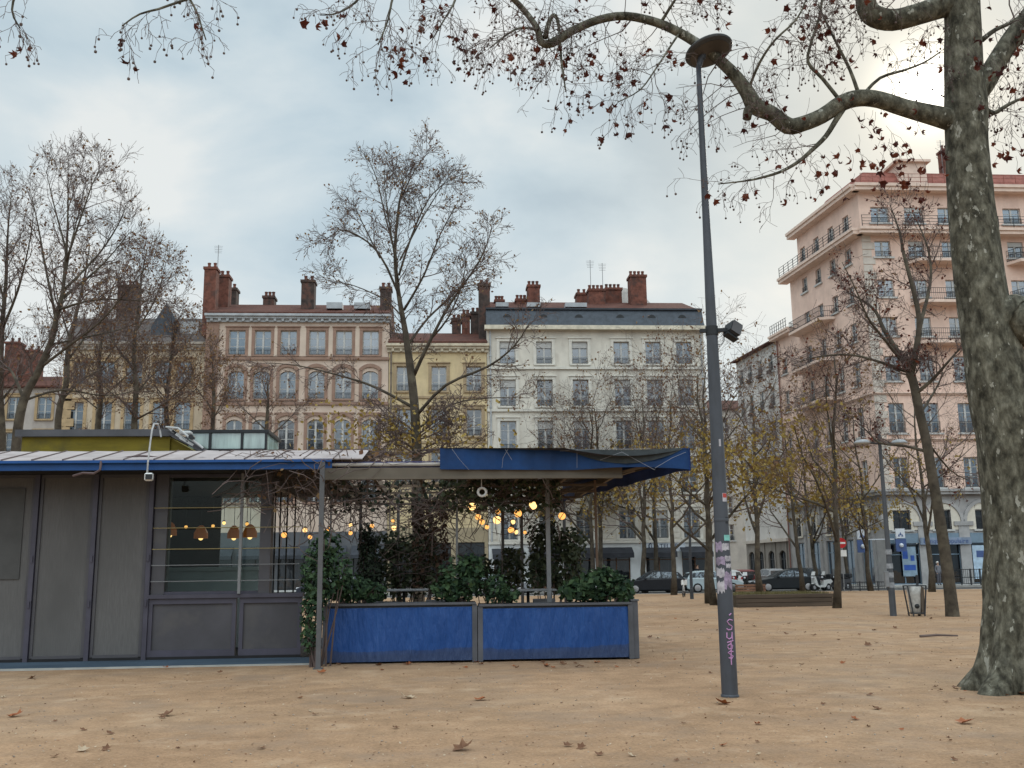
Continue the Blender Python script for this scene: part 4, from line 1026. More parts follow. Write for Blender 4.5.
# -- the big plane tree in the right foreground
def bark_mat():
    m, nt, b = newmat('mottled plane bark'); b.inputs['Roughness'].default_value = .9; b.inputs['Specular IOR Level'].default_value = .2
    n0 = tex(nt, 'noise', 6.5, 8, stretch=(1.3,1.3,.6), rough=.68); n0.inputs['Distortion'].default_value = .4
    r = ramp(nt, [(.33, (.045,.041,.03)), (.43, (.085,.078,.057)), (.51, (.125,.117,.088)), (.58, (.165,.156,.12)), (.67, (.23,.217,.172))]); r.color_ramp.interpolation = 'LINEAR'
    nt.links.new(n0.outputs['Fac'], r.inputs[0])
    n1 = tex(nt, 'noise', 9, 5, stretch=(1,1,.7)); r1 = ramp(nt, [(.36, .42), (.5, .85), (.66, 1.2)]); nt.links.new(n1.outputs['Fac'], r1.inputs[0])
    c = mixc(nt, 1, r.outputs[0], r1.outputs[0], 'MULTIPLY')
    n4 = tex(nt, 'noise', 9, 4, stretch=(1,1,.5)); r4 = ramp(nt, [(.63, 0.0), (.65, .8)]); nt.links.new(n4.outputs['Fac'], r4.inputs[0])
    c = mixc(nt, r4.outputs[0], c, (.36,.35,.30))
    nt.links.new(c, b.inputs['Base Color'])
    n2 = tex(nt, 'noise', 16, 5, stretch=(1.4,1.4,.4)); bp = nt.nodes.new('ShaderNodeBump'); bp.inputs['Strength'].default_value = .8; bp.inputs['Distance'].default_value = .03
    nt.links.new(n2.outputs['Fac'], bp.inputs['Height'])
    bp2 = nt.nodes.new('ShaderNodeBump'); bp2.inputs['Strength'].default_value = .6; bp2.inputs['Distance'].default_value = .03
    nt.links.new(n0.outputs['Fac'], bp2.inputs['Height']); nt.links.new(bp.outputs[0], bp2.inputs['Normal']); nt.links.new(bp2.outputs[0], b.inputs['Normal'])
    return m
M['bigbark'] = bark_mat()
def big_tree():
    Y = 12.9; b = at(1022, 560, Y); b.z = 0
    t = Tree(404, .0028, .0, .25, .22)
    # trunk skin: rings with flare, roots and fissures
    ctr = [(1024,705,104/2),(1024,690,57),(1026,670,49),(1027,645,44),(1028,600,41),(1027,550,40),(1024,500,39.5),(1018,450,39.5),(1011,415,38),(1002,385,34),(993,350,29),(986,318,26.5),(981,290,26),(975,240,24.5),(970,195,23),(967,150,22),(966,110,22.5),(964,80,20.5),(963,40,19.5),(962,0,19),(960,-60,17),(955,-160,14),(962,-280,11),(950,-420,7)]
    w = [at(c[0],c[1],Y)-b for c in ctr]; w[0].z = -.25; rad = [c[2]*Y/1000 for c in ctr]
    q = []; rr = []
    for i in range(len(w)-1):
        k = 6 if i < 18 else 3
        for j in range(k):
            f = j/k; a0 = w[max(0,i-1)]; b0 = w[i]; c0 = w[i+1]; d0 = w[min(len(w)-1,i+2)]
            q.append(.5*((2*b0)+(c0-a0)*f+(2*a0-5*b0+4*c0-d0)*f*f+(3*b0-a0-3*c0+d0)*f**3)); rr.append(rad[i]+(rad[i+1]-rad[i])*f)
    q.append(w[-1]); rr.append(rad[-1])
    n = 72; vs = []; fs = []
    for i,(c,r) in enumerate(zip(q,rr)):
        for j in range(n):
            th = 2*PI*j/n; d = Vector((math.cos(th), math.sin(th), 0)); h = max(0, c.z)
            root = 1.35*math.exp(-h/.42)
            lob = root*(.10*math.cos(5*th+.6)+.07*math.cos(8*th+2)+.05*math.cos(13*th)) + .035*math.exp(-h/2.2)*math.cos(7*th+h*.5)
            fis = -.13*math.exp(-h/1.6)*max(0, math.cos(7*th+1.3+.35*h+.8*math.sin(h*2)))**10 - .07*math.exp(-h/1.0)*max(0, math.cos(11*th+.3-.2*h))**10
            nz = .045*noise.noise(Vector((math.cos(th)*2.2, math.sin(th)*2.2, c.z*1.1))) + .025*noise.noise(Vector((math.cos(th)*6, math.sin(th)*6, c.z*3)))
            vs.append(c + d*r*(1+lob+fis+nz*1.2))
    for i in range(len(q)-1):
        for j in range(n): fs.append((i*n+j, i*n+(j+1)%n, (i+1)*n+(j+1)%n, (i+1)*n+j))
    t.trunk.add(vs, fs)
    k = Y/1000
    limbs = [
        # long crooked limb reaching left over the lamp
        ([(958,122),(940,117),(905,108),(880,100),(860,98),(842,103),(822,116),(802,124),(788,126),(772,114),(755,106),(747,92),(730,70),(705,49),(680,33),(655,22),(625,16),(598,20),(572,31),(552,43),(541,42),(537,28),(522,8),(506,-8,-.3),(470,-45,-.8),(400,-85,-1.5),(300,-105,-2.3),(200,-100,-3),(100,-92,-3.4),(10,-80,-3.6),(-60,-60,-3.7)],
         ([k*13,k*11.5,k*9.6,k*9.2,k*9.4,k*9,k*8.4,k*8.4,k*9.2,k*8.4,k*9.6,k*8.2,k*6.6,k*5.6,k*5.1,k*4.8,k*4.6,k*4.5,k*4.6,k*5,k*4,k*3.4,k*3.2,k*3,k*3,k*3.4,k*3,k*2.6,k*2.2,k*1.6,k*1.0],0), 'main'),
        ([(752,108),(748,112),(747,119)], (k*6.5,k*4.5), None),
        ([(990,335),(1004,318,-.05),(1020,322,-.15),(1034,322,-.3),(1060,300,-.4),(1100,240,-.5),(1130,120,-.5),(1150,-20,-.4),(1160,-180,-.3)], ([k*24,k*26,k*27,k*24,k*21,k*19,k*17,k*13,k*8],0), None),
        ([(972,98),(984,84),(998,60),(1014,36),(1034,10),(1060,-40),(1085,-140,.5),(1090,-260,.8)], ([k*12,k*12,k*11,k*11,k*11,k*10,k*8,k*4],0), 'up'),
        ([(955,4),(938,8),(915,15),(894,20),(876,17),(867,8),(866,-8),(870,-40),(840,-120,-.3),(780,-190,-.8),(690,-230,-1.2)], ([k*13,k*12.5,k*12,k*12,k*12,k*11.5,k*11,k*10,k*8,k*5,k*2],0), 'up'),
        ([(962,-90),(930,-150,-1),(880,-200,-2),(800,-220,-3)], (k*10,k*3), 'up'),
        ([(958,-120),(1000,-180,-1),(1060,-220,-2)], (k*10,k*3), 'up'),
        # secondary branches seen in the photograph
        ([(845,106),(836,120),(826,136),(812,150),(798,162),(780,172),(760,178),(745,181),(718,184)], (k*3.4,k*.6), 'twiggy'),
        ([(838,98),(822,78),(808,62),(812,40),(820,14),(823,-10)], (k*2.2,k*1.2), 'twiggy'),
        ([(858,92),(850,70),(838,46),(826,22),(818,4)], (k*2.2,k*.8), 'twiggy'),
        ([(862,96),(880,78),(905,70),(925,62),(940,52)], (k*2,k*.7), 'twiggy'),
        ([(984,108),(994,113),(1006,106),(1024,98),(1050,96)], (k*3,k*1), 'twiggy'),
        ([(982,40),(995,30),(1012,22),(1030,8)], (k*3,k*1.4), 'twiggy'),
        ([(545,38),(549,22),(554,15),(558,22),(560,40),(562,66),(566,92)], (k*3.0,k*.7), 'twiggy'),
        ([(660,24),(675,0,-.2),(690,-20,-.4)], (k*2,k*.8), 'twiggy'),
        ([(680,32),(668,50,-.2),(655,70,-.3),(640,90,-.4),(618,102,-.5)], (k*1.3,k*.5), 'twiggy'),
        ([(748,90),(760,62,-.3),(775,40,-.5),(796,20,-.6),(806,0,-.6)], (k*1.6,k*.8), 'twiggy'),
        ([(540,30),(520,28,-.3),(505,36,-.5),(490,48,-.7)], (k*1.6,k*.6), 'twiggy'),
        ([(470,-45,-.8),(455,0,-1),(450,10,-1.1),(432,40,-1.2)], (k*1.6,k*.5), 'twiggy'),
        ([(420,-78,-1.4),(395,-10,-1.6),(388,20,-1.7),(378,45,-1.8)], (k*1.6,k*.5), 'twiggy'),
        ([(400,-85,-1.5),(365,-10,-1.8),(340,12,-1.9),(320,15,-2)], (k*1.6,k*.5), 'thin'),
        ([(250,-104,-2.6),(215,-20,-2.8),(170,5,-2.9),(140,14,-3),(122,26,-3)], (k*1.6,k*.5), 'thin'),
        ([(200,-100,-3),(185,-20,-3),(196,10,-3),(206,40,-3)], (k*1.5,k*.5), 'thin'),
        ([(40,-86,-3.5),(20,-20,-3.5),(12,10,-3.5),(20,28,-3.5)], (k*1.4,k*.5), 'thin'),
    ]
    lb = MB(); lr = MB(); P = {'n':[1,1,4,4,0], 'len':[1,1,1.05,.5,.28], 'ang':(28,75)}
    res = px_limbs(t, limbs, Y, b, 14)
    # roughen the thick limbs
    tips_near = []
    for q, rads, st in res:
        if st is None: continue
        if st == 'main':
            t.up = -.02; vis = [(a,r) for a,r in zip(q,rads)]
            m = len(q); seg = int(m*.52)
            t.spawn(q[int(m*.22):seg], rads[int(m*.22):seg], 1, {'n':[1,1,20,5,3],'len':[1,1,1.25,.55,.26],'ang':(35,95)}, 1, 0)
            t.spawn(q[seg:int(m*.72)], rads[seg:int(m*.72)], 1, {'n':[1,1,21,5,3],'len':[1,1,1.2,.6,.3],'ang':(35,110)}, 1, 0)
        elif st == 'up':
            t.up = -.10
            t.spawn(q, rads, 1, {'n':[1,1,13,5,3],'len':[1,1,1.7,.75,.36],'ang':(35,95)}, 1, .35); 
        else:
            t.up = -.02; t.spawn(q, rads, 1, {'n':[1,1,8,3,2],'len':[1,1,.5,.3,.16],'ang':(28,70)} if st == 'thin' else {'n':[1,1,13,4,3],'len':[1,1,.85,.42,.22],'ang':(28,80)}, 1, .25)
    rng = t.r
    for (p,d) in t.tips:
        x = rng.random(); pw = p + b
        if x < .06: leaf(lb, p+Vector((0,0,-.03)), rng.uniform(.065,.125), rng, True, None, 1.1)
        elif x < .27:   # seed balls on thin stalks
            e = p + Vector((rng.uniform(-.02,.02), rng.uniform(-.02,.02), -rng.uniform(.05,.13))); t.tw.tube([p,e], .002, 3, False); lr.ball(e, rng.uniform(.013,.019), 6)
    # dense bunches of leaves left on the lower twigs in front of the pink roof and beside the trunk
    for cx,cy,sx,sy,nn in ((878,172,26,14,24),(905,160,30,22,26),(1008,155,10,16,12),(985,60,4,30,6),(850,138,30,18,14),(960,178,8,20,0),(822,175,20,16,8),(1000,60,14,20,12)):
        for i in range(nn):
            px = rng.gauss(cx,sx); py = rng.gauss(cy,sy)
            p = at(px, py, Y+rng.uniform(-.9,-.5)) - b; leaf(lb, p, rng.uniform(.065,.125), rng, True, None, 1.1)
            q2 = p + Vector((rng.uniform(-.15,.15), .1, rng.uniform(.15,.35))); t.tw.tube([p, p.lerp(q2,.5)+Vector((.02,0,.02)), q2], .0025, 3, False)
    o = thing('plane_tree', 'huge mottled plane tree in the right foreground with a crooked limb reaching left', 'tree', b, 0, TREES)
    t.trunk.build('trunk', M['bigbark'], o); c = t.tw.build('crown', M['twig'], o); lb.build('foliage', M['leaf_red'], c); lr.smooth = True; lr.build('seed_balls', M['twig'], c)
    print('big tree tips', len(t.tips), 'crown faces', len(t.tw.f))
big_tree()
# ------------------------------------------------------------------ café pavilion
KY = 18.5; WY = 18.9
M['anth'] = pmat('anthracite paint', (.072,.07,.08), .5, .18, 1.2, stain=((.095,.09,.09), 1.5))
M['mesh'] = pmat('grey mesh blind', (.125,.122,.122), .8, .13, 14, bump=.3, bscale=120, spec=.15, stretch=(5,1,.35), stain=((.10,.098,.098), .7, (1,1,.35)))
M['violet'] = pmat('violet grey frame', (.065,.062,.085), .45, .2, 2)
M['blue'] = pmat('blue fascia', (.012,.07,.24), .45, .2, 2)
M['glass'] = clearglass('glass', (.85,.92,.9), .025)
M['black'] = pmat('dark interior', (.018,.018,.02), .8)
def kx(px, Y=KY, py=560): return X(px, Y, py)
def kz(py, px, Y=KY): return Z(py, Y, px)
def pavilion():
    xl = kx(-70, WY); xr = kx(304, WY); xw = kx(151, WY)
    rt = thing('cafe_pavilion', 'low dark grey café pavilion with blue roof edge and pale metal roof', 'café', (xl, WY, 0))
    zt = kz(472, 150, WY); zf0 = kz(470, 150, 17.9); zf1 = kz(461.5, 150, 17.9); xe = kx(332, 17.9, 465)
    zs = kz(597, 200, WY)
    # base plinth, back and side walls
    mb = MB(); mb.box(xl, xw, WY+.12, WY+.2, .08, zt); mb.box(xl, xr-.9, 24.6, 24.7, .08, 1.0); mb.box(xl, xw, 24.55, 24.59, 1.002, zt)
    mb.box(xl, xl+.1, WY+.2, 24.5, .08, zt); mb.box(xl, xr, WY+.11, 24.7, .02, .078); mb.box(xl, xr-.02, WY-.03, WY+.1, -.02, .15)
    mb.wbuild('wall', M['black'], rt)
    # folding door leaves with mesh blinds, between violet posts
    for a, b in ((-70,-30),(-24,30.5),(36,89.5),(95.5,146)):
        A = kx(a, WY); B = kx(b, WY); d = MB(); d.box(A, B, WY+.02, WY+.06, .2, zt-.05); o = d.wbuild('door_panel', M['mesh'], rt)
        f = MB(); f.box(A, A+.05, WY-.01, WY+.055, .16, zt-.04); f.box(B-.05, B, WY-.01, WY+.055, .16, zt-.04); f.box(A+.05, B-.05, WY-.012, WY+.05, .1, .2); f.box(A+.05, B-.05, WY-.01, WY+.05, zt-.1, zt-.03); f.wbuild('door_frame', M['anth'], o)
        if b in (30.5,):
            g = MB(); g.box(A+.15, B-.18, WY-.004, WY+.019, 1.55, zt-.28); g.wbuild('pane', pmat('dark mesh', (.07,.07,.07), .7, .2, 2), o)
    for a in (33, 92.5, 149):
        p = MB(); c = kx(a, WY); p.box(c-.04, c+.04, WY-.05, WY+.1, .1, zt); p.cbox((c+.0,WY-.06,1.9), .035, .03, .12); p.cbox((c,WY-.06,1.1), .035, .03, .12); p.wbuild('door_post', M['violet'], rt)
    # window: sill wall with two recessed panels, mullions and rails
    for a, b in ((151.5,238),(241.5,303)):
        A = kx(a, WY); B = kx(b, WY); d = MB(); d.box(A, B, WY+.02, WY+.08, .12, zs-.02); o = d.wbuild('sill_panel', M['anth'], rt)
        f = MB(); f.box(A, A+.07, WY-.02, WY+.02, .12, zs-.02); f.box(B-.07, B, WY-.02, WY+.02, .12, zs-.02); f.box(A+.07, B-.07, WY-.021, WY+.018, zs-.12, zs-.02); f.box(A+.07, B-.07, WY-.021, WY+.018, .12, .26); f.wbuild('panel_frame', M['violet'], o)
    s = MB(); s.box(kx(151,WY), xr, WY-.06, WY+.12, zs-.02, zs+.05); s.wbuild('sill', M['violet'], rt)
    A = kx(165,WY); B = kx(259,WY)
    c = MB(); c.box(kx(152,WY), A, WY+.02, WY+.3, zs+.05, zt); c.wbuild('window_column', M['anth'], rt)
    c = MB(); c.box(B, kx(270,WY), WY+.0, WY+.3, zs+.05, zt); c.box(B, B+.12, WY+.3, 24.5, zt-.2, zt); c.wbuild('window_column', M['anth'], rt)
    g = MB(); g.box(A, B, WY+.10, WY+.112, zs+.05, zt); go = g.wbuild('window_pane', M['glass'], rt)
    f = MB(); f.box(A, B, WY+.04, WY+.098, zt-.10, zt-.001); f.box(A, B, WY+.04, WY+.098, zs+.051, zs+.10); f.wbuild('window_frame', M['violet'], go)
    p = MB(); c = kx(241,WY); p.box(c-.025, c+.025, WY-.12, WY-.07, zs+.051, zt+.05); p.wbuild('mullion', M['grey_metal'], rt)
    yb = pmat('brass rail', (.30,.24,.11), .4, .1, 4)
    for py, m in ((508,yb),(528,yb),(549,yb),(565,M['grey_metal']),(581,M['grey_metal'])):
        r = MB(); z = kz(py,200,WY); r.tube([(kx(153,WY),WY-.09,z),(kx(300,WY),WY-.09,z)], .008, 5); r.wbuild('rail', m, rt)
    # roof: soffit, blue fascia, pale sheets with dark seams
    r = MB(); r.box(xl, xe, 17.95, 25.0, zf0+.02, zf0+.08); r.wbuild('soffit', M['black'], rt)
    f = MB(); f.box(xl, xe, 17.88, 17.949, zf0-.0, zf1); f.box(xl, xe, 17.80, 17.879, zf1-.03, zf1+.015); f.wbuild('fascia', M['blue'], rt)
    zr = kz(451, 100, 19.4); xs2 = kx(366, 18.4, 460)
    pr = pmat('pale weathered roof sheet', (.36,.315,.31), .6, .2, 1.3, stain=((.25,.205,.20), 1.8))
    r = MB()
    n = 15
    for i in range(n):
        a = xl+(xs2-xl)*i/n; b_ = xl+(xs2-xl)*(i+1)/n-.02; j = R.uniform(-.012,.012)
        r.add([(a,17.86,zf1+.03+j),(b_,17.86,zf1+.03+j*.5),(b_-.0,19.45,zr+j),(a,19.45,zr-j),(a,24.9,zr),(b_,24.9,zr)], [(0,1,2,3),(3,2,5,4)])
        r.add([(a,17.86,zf1+.016),(b_,17.86,zf1+.016),(b_,17.86,zf1+.03+j*.5),(a,17.86,zf1+.03+j)], [(0,1,2,3)])
    r.wbuild('roof_sheet', pr, rt)
    s = MB()
    for i in range(1,n): a = xl+(xs2-xl)*i/n-.01; s.bar((a,17.84,zf1+.03),(a,19.45,zr+.005),.016,.03)
    s.wbuild('roof_seam', pmat('brown seam', (.13,.10,.10), .7), rt)
    # loose cables along the roof
    c = MB()
    c.tube([at(95+i*9, 458.5+1.6*math.sin(i*.9)-1.2*math.sin(i*.35), 18.3) for i in range(28)], .018, 5)
    c.tube([at(95,459,18.3), at(101,462,17.8), at(100,470,17.77), at(94,473.5,17.8), at(83,473,17.85), at(73,476,17.9)], .022, 5)
    c.wbuild('cable', pmat('brown cable', (.10,.07,.07), .7), rt)
    # interior: counter, bottles, shelf
    c = MB(); c.box(kx(166,22), kx(262,22), 22.0, 22.6, .08, kz(571,210,22)); c.box(kx(165,22), kx(264,22), 21.93, 22.65, kz(571,210,22)+.002, kz(568,210,22)+.02); c.wbuild('counter', pmat('pale grey counter', (.42,.43,.44), .5, .08, 1), rt)
    b = MB()
    for i in range(14):
        x = kx(172+i*6+R.uniform(-1,1), 23.8); h = R.uniform(.2,.32); b.lathe([(.04,0),(.042,h*.6),(.016,h*.75),(.015,h)], (x,24.2,1.01+R.choice((0,.0))), 7)
    b.box(kx(166,24), kx(238,24), 24.05, 24.4, .95, 1.0); b.wbuild('bottles', pmat('bottle glass', (.03,.05,.035), .15), rt)
    # upper roof box in mossy yellow, and a glazed lantern behind it
    ub = MB(); Y = 20.6; a = kx(22,Y,440); e = kx(170,Y,440); z1 = kz(437,100,Y); z0 = zr-.05
    ub.box(a, e, Y, Y+2.6, z0, z1); e2 = kx(200,Y,445)
    ub.prism([(e+.003,z0),(e2,z0),(e2,z0+.12),(e+.003,z1-.02)], 'y', Y+.05, Y+2.5)
    uo = ub.wbuild('roof_box', pmat('mossy yellow board', (.16,.125,.012), .75, .35, 1.2, stretch=(.5,1,3), stain=((.09,.075,.02), 1.5)), rt)
    t_ = MB(); t_.box(a-.1, e+.02, Y-.12, Y+2.8, z1+.002, z1+.14); t_.bar((e,Y-.08,z1+.08),(e2+.1,Y-.08,z0+.17),.1,.09); t_.bar((e,Y+.0,z1+.12),(e2+.1,Y+.0,z0+.22),.3,.04); t_.wbuild('roof_trim', pmat('dark grey trim', (.07,.07,.078), .5), uo)
    Y = 22.0; a = kx(187,Y,440); e = kx(266,Y,440); z1 = kz(433,230,Y)
    gl = MB(); gl.box(a, e, Y+.03, Y+1.6, zr-.1, z1); go = gl.wbuild('lantern_glass', glassmat('green glass', (.30,.40,.36), .25, .05), rt)
    fr = MB()
    for px in (187, 210, 242, 266): x = kx(px,Y,440); fr.box(x-.025, x+.025, Y-.02, Y+.028, zr-.1, z1)
    fr.box(a-.06, e+.06, Y-.03, Y+1.7, z1+.002, z1+.07); fr.box(a, e, Y-.02, Y+.028, kz(451,230,Y), kz(451,230,Y)+.05); fr.wbuild('lantern_frame', M['iron'], go)
pavilion()
def roof_bits():
    # white bent conduit with a small floodlight on its foot
    rt = thing('conduit_lamp', 'white bent conduit pole with small square floodlight hooked over the pavilion roof edge', 'lamp', at(149,478,17.75))
    p = MB(); p.tube([at(147,476,17.75), at(148,462,17.72), at(150,445,17.8), at(152,430,17.9), at(154,424,18), at(158,424,18.2), at(160,430,18.3), at(161,437,18.3)], .015, 7); p.wbuild('pole', pmat('dull white conduit', (.42,.42,.42), .6), rt)
    h = MB(); c = at(149,477,17.75); h.cbox(c, .13, .09, .14, .02); ho = h.wbuild('housing', M['white_paint'], rt); g = MB(); g.cbox((c.x+.01,c.y-.055,c.z), .11, .02, .09); g.wbuild('lens', M['iron'], ho)
    rt = thing('air_conditioner', 'white bundle of ducts and brackets on the sloping end of the yellow roof box', 'duct', at(182,438,20.3))
    d = MB()
    for i in range(4): d.bar(at(168+i*4,427+i*3.5,20.2), at(178+i*5,435+i*3.4,20.2), .035, .05)
    d.tube([at(166,427,20.2), at(178,428,20.1), at(190,438,20.1), at(203,448,20.1)], .022, 6)
    c = at(186,433,20.25); d.cbox(c, .22, .2, .07, .02); d.wbuild('duct', pmat('dull white metal', (.42,.43,.43), .6), rt)
    k = MB(); c = at(192,437.5,20.1); k.lathe([(.05,-.1),(.05,.05)], c, 10, 'y'); k.wbuild('fan', M['iron'], rt)
roof_bits()
def deck():
    xl = kx(-75,17.2); xr = kx(306,17.2)
    rt = thing('deck', 'low blue grey wooden deck along the foot of the pavilion', 'deck', (xl,17.3,0))
    y0 = gnd(120,669).y
    d = MB(); k = 12
    for i in range(k): a = y0+.06+(WY-.06-y0-.06)*i/k; b = y0+.06+(WY-.06-y0-.06)*(i+1)/k-.008; za = .03+.085*(a-y0)/(WY-y0); zb = .03+.085*(b-y0)/(WY-y0); d.add([(xl,a,-.03),(xr,a,-.03),(xr,b,-.03),(xl,b,-.03),(xl,a,za),(xr,a,za),(xr,b,zb),(xl,b,zb)],[(0,3,2,1),(4,5,6,7),(0,1,5,4),(1,2,6,5),(2,3,7,6),(3,0,4,7)])
    d.wbuild('boards', pmat('blue grey boards', (.06,.085,.115), .8, .25, 2, stretch=(.3,2,1), spec=.12), rt)
    n = MB(); n.box(xl, xr-.02, y0, y0+.058, -.03, .034); n.wbuild('nosing', pmat('pale nosing', (.36,.36,.34), .6, .15, 3), rt)
deck()
# ------------------------------------------------------------------ terrace: posts, beams, canopy
def terrace():
    x0 = kx(320,17.85,600)
    rt = thing('terrace_canopy', 'open terrace frame carrying a sagging blue canopy on thin posts', 'canopy', (x0,17.9,0))
    def Pz(py, px, Y=17.9): return Z(py, Y, px)
    xa = X(322,17.9,470); xb = X(622,17.9,474); zb0 = Pz(479,470); zb1 = Pz(467.5,470)
    gp = pmat('grey post', (.10,.10,.105), .5, .2, 3); pale = pmat('pale beam', (.105,.088,.068), .6, .3, .8, stain=((.17,.15,.125), .5)); br = pmat('brown beam', (.15,.115,.085), .7, .3, 1.5)
    def post(px, pyb, pyt, Y, r, m, base=0.0, px2=None):
        a = at(px, 560, Y); z1 = Z(pyt, Y, px); b = at(px2 or px, pyt, Y) if px2 else Vector((a.x, Y, z1))
        p = MB(); p.bar((a.x,Y,base),(b.x,Y,z1), r*2); p.cbox((a.x,Y,base+.01), r*4, r*4, .02); p.wbuild('post', m, rt)
    post(320.5, 663, 462, 17.62, .04, gp)
    post(548.5, 600, 478, 19.25, .04, M['grey_metal'])
    post(457, 600, 478, 19.6, .022, M['grey_metal']); post(330, 600, 478, 19.3, .018, M['grey_metal']); post(597, 600, 480, 19.2, .022, pmat('rusty pole', (.13,.085,.06), .8))
    for px in (274, 279, 286, 294): post(px, 600, 470, 22.6, .016, M['iron'])
    for px in (398, 430, 522, 503, 565, 360): post(px, 600, 492, 24.6, .035, gp)
    b = MB(); b.box(xa, xb, 17.86, 17.95, zb0+.06, zb1); b.box(xa, xb, 17.84, 17.97, zb0, zb0+.058); b.wbuild('beam', pale, rt)
    b = MB(); zz = Pz(464.5,390); b.tube([(X(330,17.95,464),17.93,zz+.0),(X(448,17.95,465),17.93,zz)], .035, 8); b.wbuild('awning_roll', pmat('weathered roll', (.36,.33,.30), .7, .3, 2), rt)
    b = MB(); b.box(X(332,17.95,463), X(445,17.95,463), 17.99, 18.02, Pz(467,390), Pz(461,390)); b.wbuild('valance', pmat('violet valance', (.06,.06,.17), .7), rt)
    rf = MB()
    for px in (325,372,420,470,520,570,618): x = X(px,17.9,474); rf.box(x-.03, x+.03, 17.96, 24.9, zb0+.05, zb1-.02)
    for y in (19.6,21.3,23.0,24.7): rf.box(xa, xb, y-.03, y+.03, zb0-.0, zb0+.045)
    rf.wbuild('rafter', br, rt)
    # blue canopy: top sheet, front valance with a sagging net end, right side valance
    Y0 = 17.8
    fl = at(440,448,Y0); fm = at(577,449,Y0); fr = at(690,448,17.3); br_ = at(563,486,24.7); bl = at(440,486,24.7)
    top = MB(); n = 14
    for i in range(n):
        for j in range(8):
            def q(u, v):
                f = fl.lerp(fr, u); f.z = fl.z + (fr.z-fl.z)*u; bk = Vector((bl.x+(fr.x+.3-bl.x)*u, bl.y, bl.z)) if False else bl.lerp(br_, u)
                p = f.lerp(bk, v); p.z += -.10*math.sin(PI*v)*math.sin(PI*u) - .14*math.sin(PI*max(0,(u-.5)/.5))*(1-v)*(1 if u > .5 else 0); return p
            top.add([q(i/n,j/8), q((i+1)/n,j/8), q((i+1)/n,(j+1)/8), q(i/n,(j+1)/8)], [(0,1,2,3)])
    M['tarp'] = pmat('blue tarpaulin', (.005,.038,.135), .5, .3, 1.6, bump=.5, bscale=4, spec=.25, stain=((.01,.03,.085), 1.2))
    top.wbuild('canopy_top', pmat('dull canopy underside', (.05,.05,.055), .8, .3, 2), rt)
    v = MB(); n = 30
    for i in range(n):
        def e(k):
            u = k/n; p = fl.lerp(fm, u*.999/.58) if u < .58 else fm.lerp(fr, (u-.58)/.42)
            sag = .17*math.sin(PI*(u-.55)/.42) if .55 < u < .97 else 0
            t = p.copy(); bt = p.copy(); bt.z -= .38-.05*math.sin(PI*max(0,(u-.58)/.42)); t.z -= sag
            w = .018*math.sin(k*1.7); t.y += w; bt.y += w-.05*0; return t, bt
        a, b_ = e(i); c, d = e(i+1)
        v.add([b_, d, c, a], [(0,1,2,3)]); off = Vector((0,.02,0)); v.add([b_+off, d+off, c+off, a+off], [(3,2,1,0)])
    v.wbuild('front_valance', M['tarp'], rt)
    nt_ = MB(); n = 12
    for i in range(n):
        def e(k):
            u = .55+.42*k/n; p = fm.lerp(fr, max(0,(u-.58)/.42)) if u >= .58 else fl.lerp(fm, u/.58)
            s = math.sin(PI*k/n); t = p.copy(); t.z += -.03*s+.005; b_ = p.copy(); b_.z -= .02+.25*s**.8; t.y -= .012; b_.y -= .03; return t, b_
        a, b_ = e(i); c, d = e(i+1); nt_.add([b_, d, c, a], [(0,1,2,3)])
    nt_.wbuild('net', pmat('grey green net', (.05,.057,.06), .85, .3, 6), rt)
    sv = MB(); n = 12
    for i in range(n):
        def e(k):
            u = k/n; t = fr.lerp(br_, u); b_ = t.copy(); b_.z -= .40-.05*abs(math.sin(k*1.3)); b_.x += .02*math.sin(k*2); return t, b_
        a, b_ = e(i); c, d = e(i+1); sv.add([b_, d, c, a], [(0,1,2,3)]); o = Vector((-.02,-.01,0)); sv.add([b_+o, d+o, c+o, a+o], [(3,2,1,0)])
    sv.wbuild('side_valance', pmat('dark blue tarpaulin', (.025,.06,.24), .55, .3, 2), rt)
    bm = MB(); d0 = at(622,472,17.95); bm.bar(d0, at(686,456,17.45), .04); bm.bar(at(684,457,17.5), at(560,491,24.5), .05); bm.bar(at(634,470,18.6), at(552,497,24.5), .05); bm.wbuild('canopy_arm', br, rt)
    sm_ = pmat('pale string', (.30,.30,.33), .7)
    for pts in ([(452,449,17.7),(460,460,17.68),(469,470,17.75)],[(508,449,17.7),(503,458,17.7),(502,468,17.75)],[(505,449,17.7),(512,460,17.68)],[(577,449,17.7),(577,468,17.7)],[(600,460,17.6),(622,452,17.5),(640,462,17.45),(655,470,17.4)],[(655,468,17.35),(672,458,17.3),(686,452,17.25)],[(560,451,17.7),(600,449,17.6),(650,449,17.45)]): c = MB(); c.tube([at(*p) for p in pts], .003, 4); c.wbuild('string', sm_, rt)
    pu = MB(); a = at(481.5,479,18.2); bq = at(481.5,488,18.2); pu.tube([a,bq], .008, 4); cc = at(482,492,18.2)
    for i in range(14):
        t0 = 2*PI*i/14; t1 = 2*PI*(i+1)/14; pu.tube([cc+Vector((.075*math.cos(t0),0,.075*math.sin(t0))), cc+Vector((.075*math.cos(t1),0,.075*math.sin(t1)))], .025, 5)
    pu.wbuild('pulley_ring', M['white_paint'], rt)
terrace()
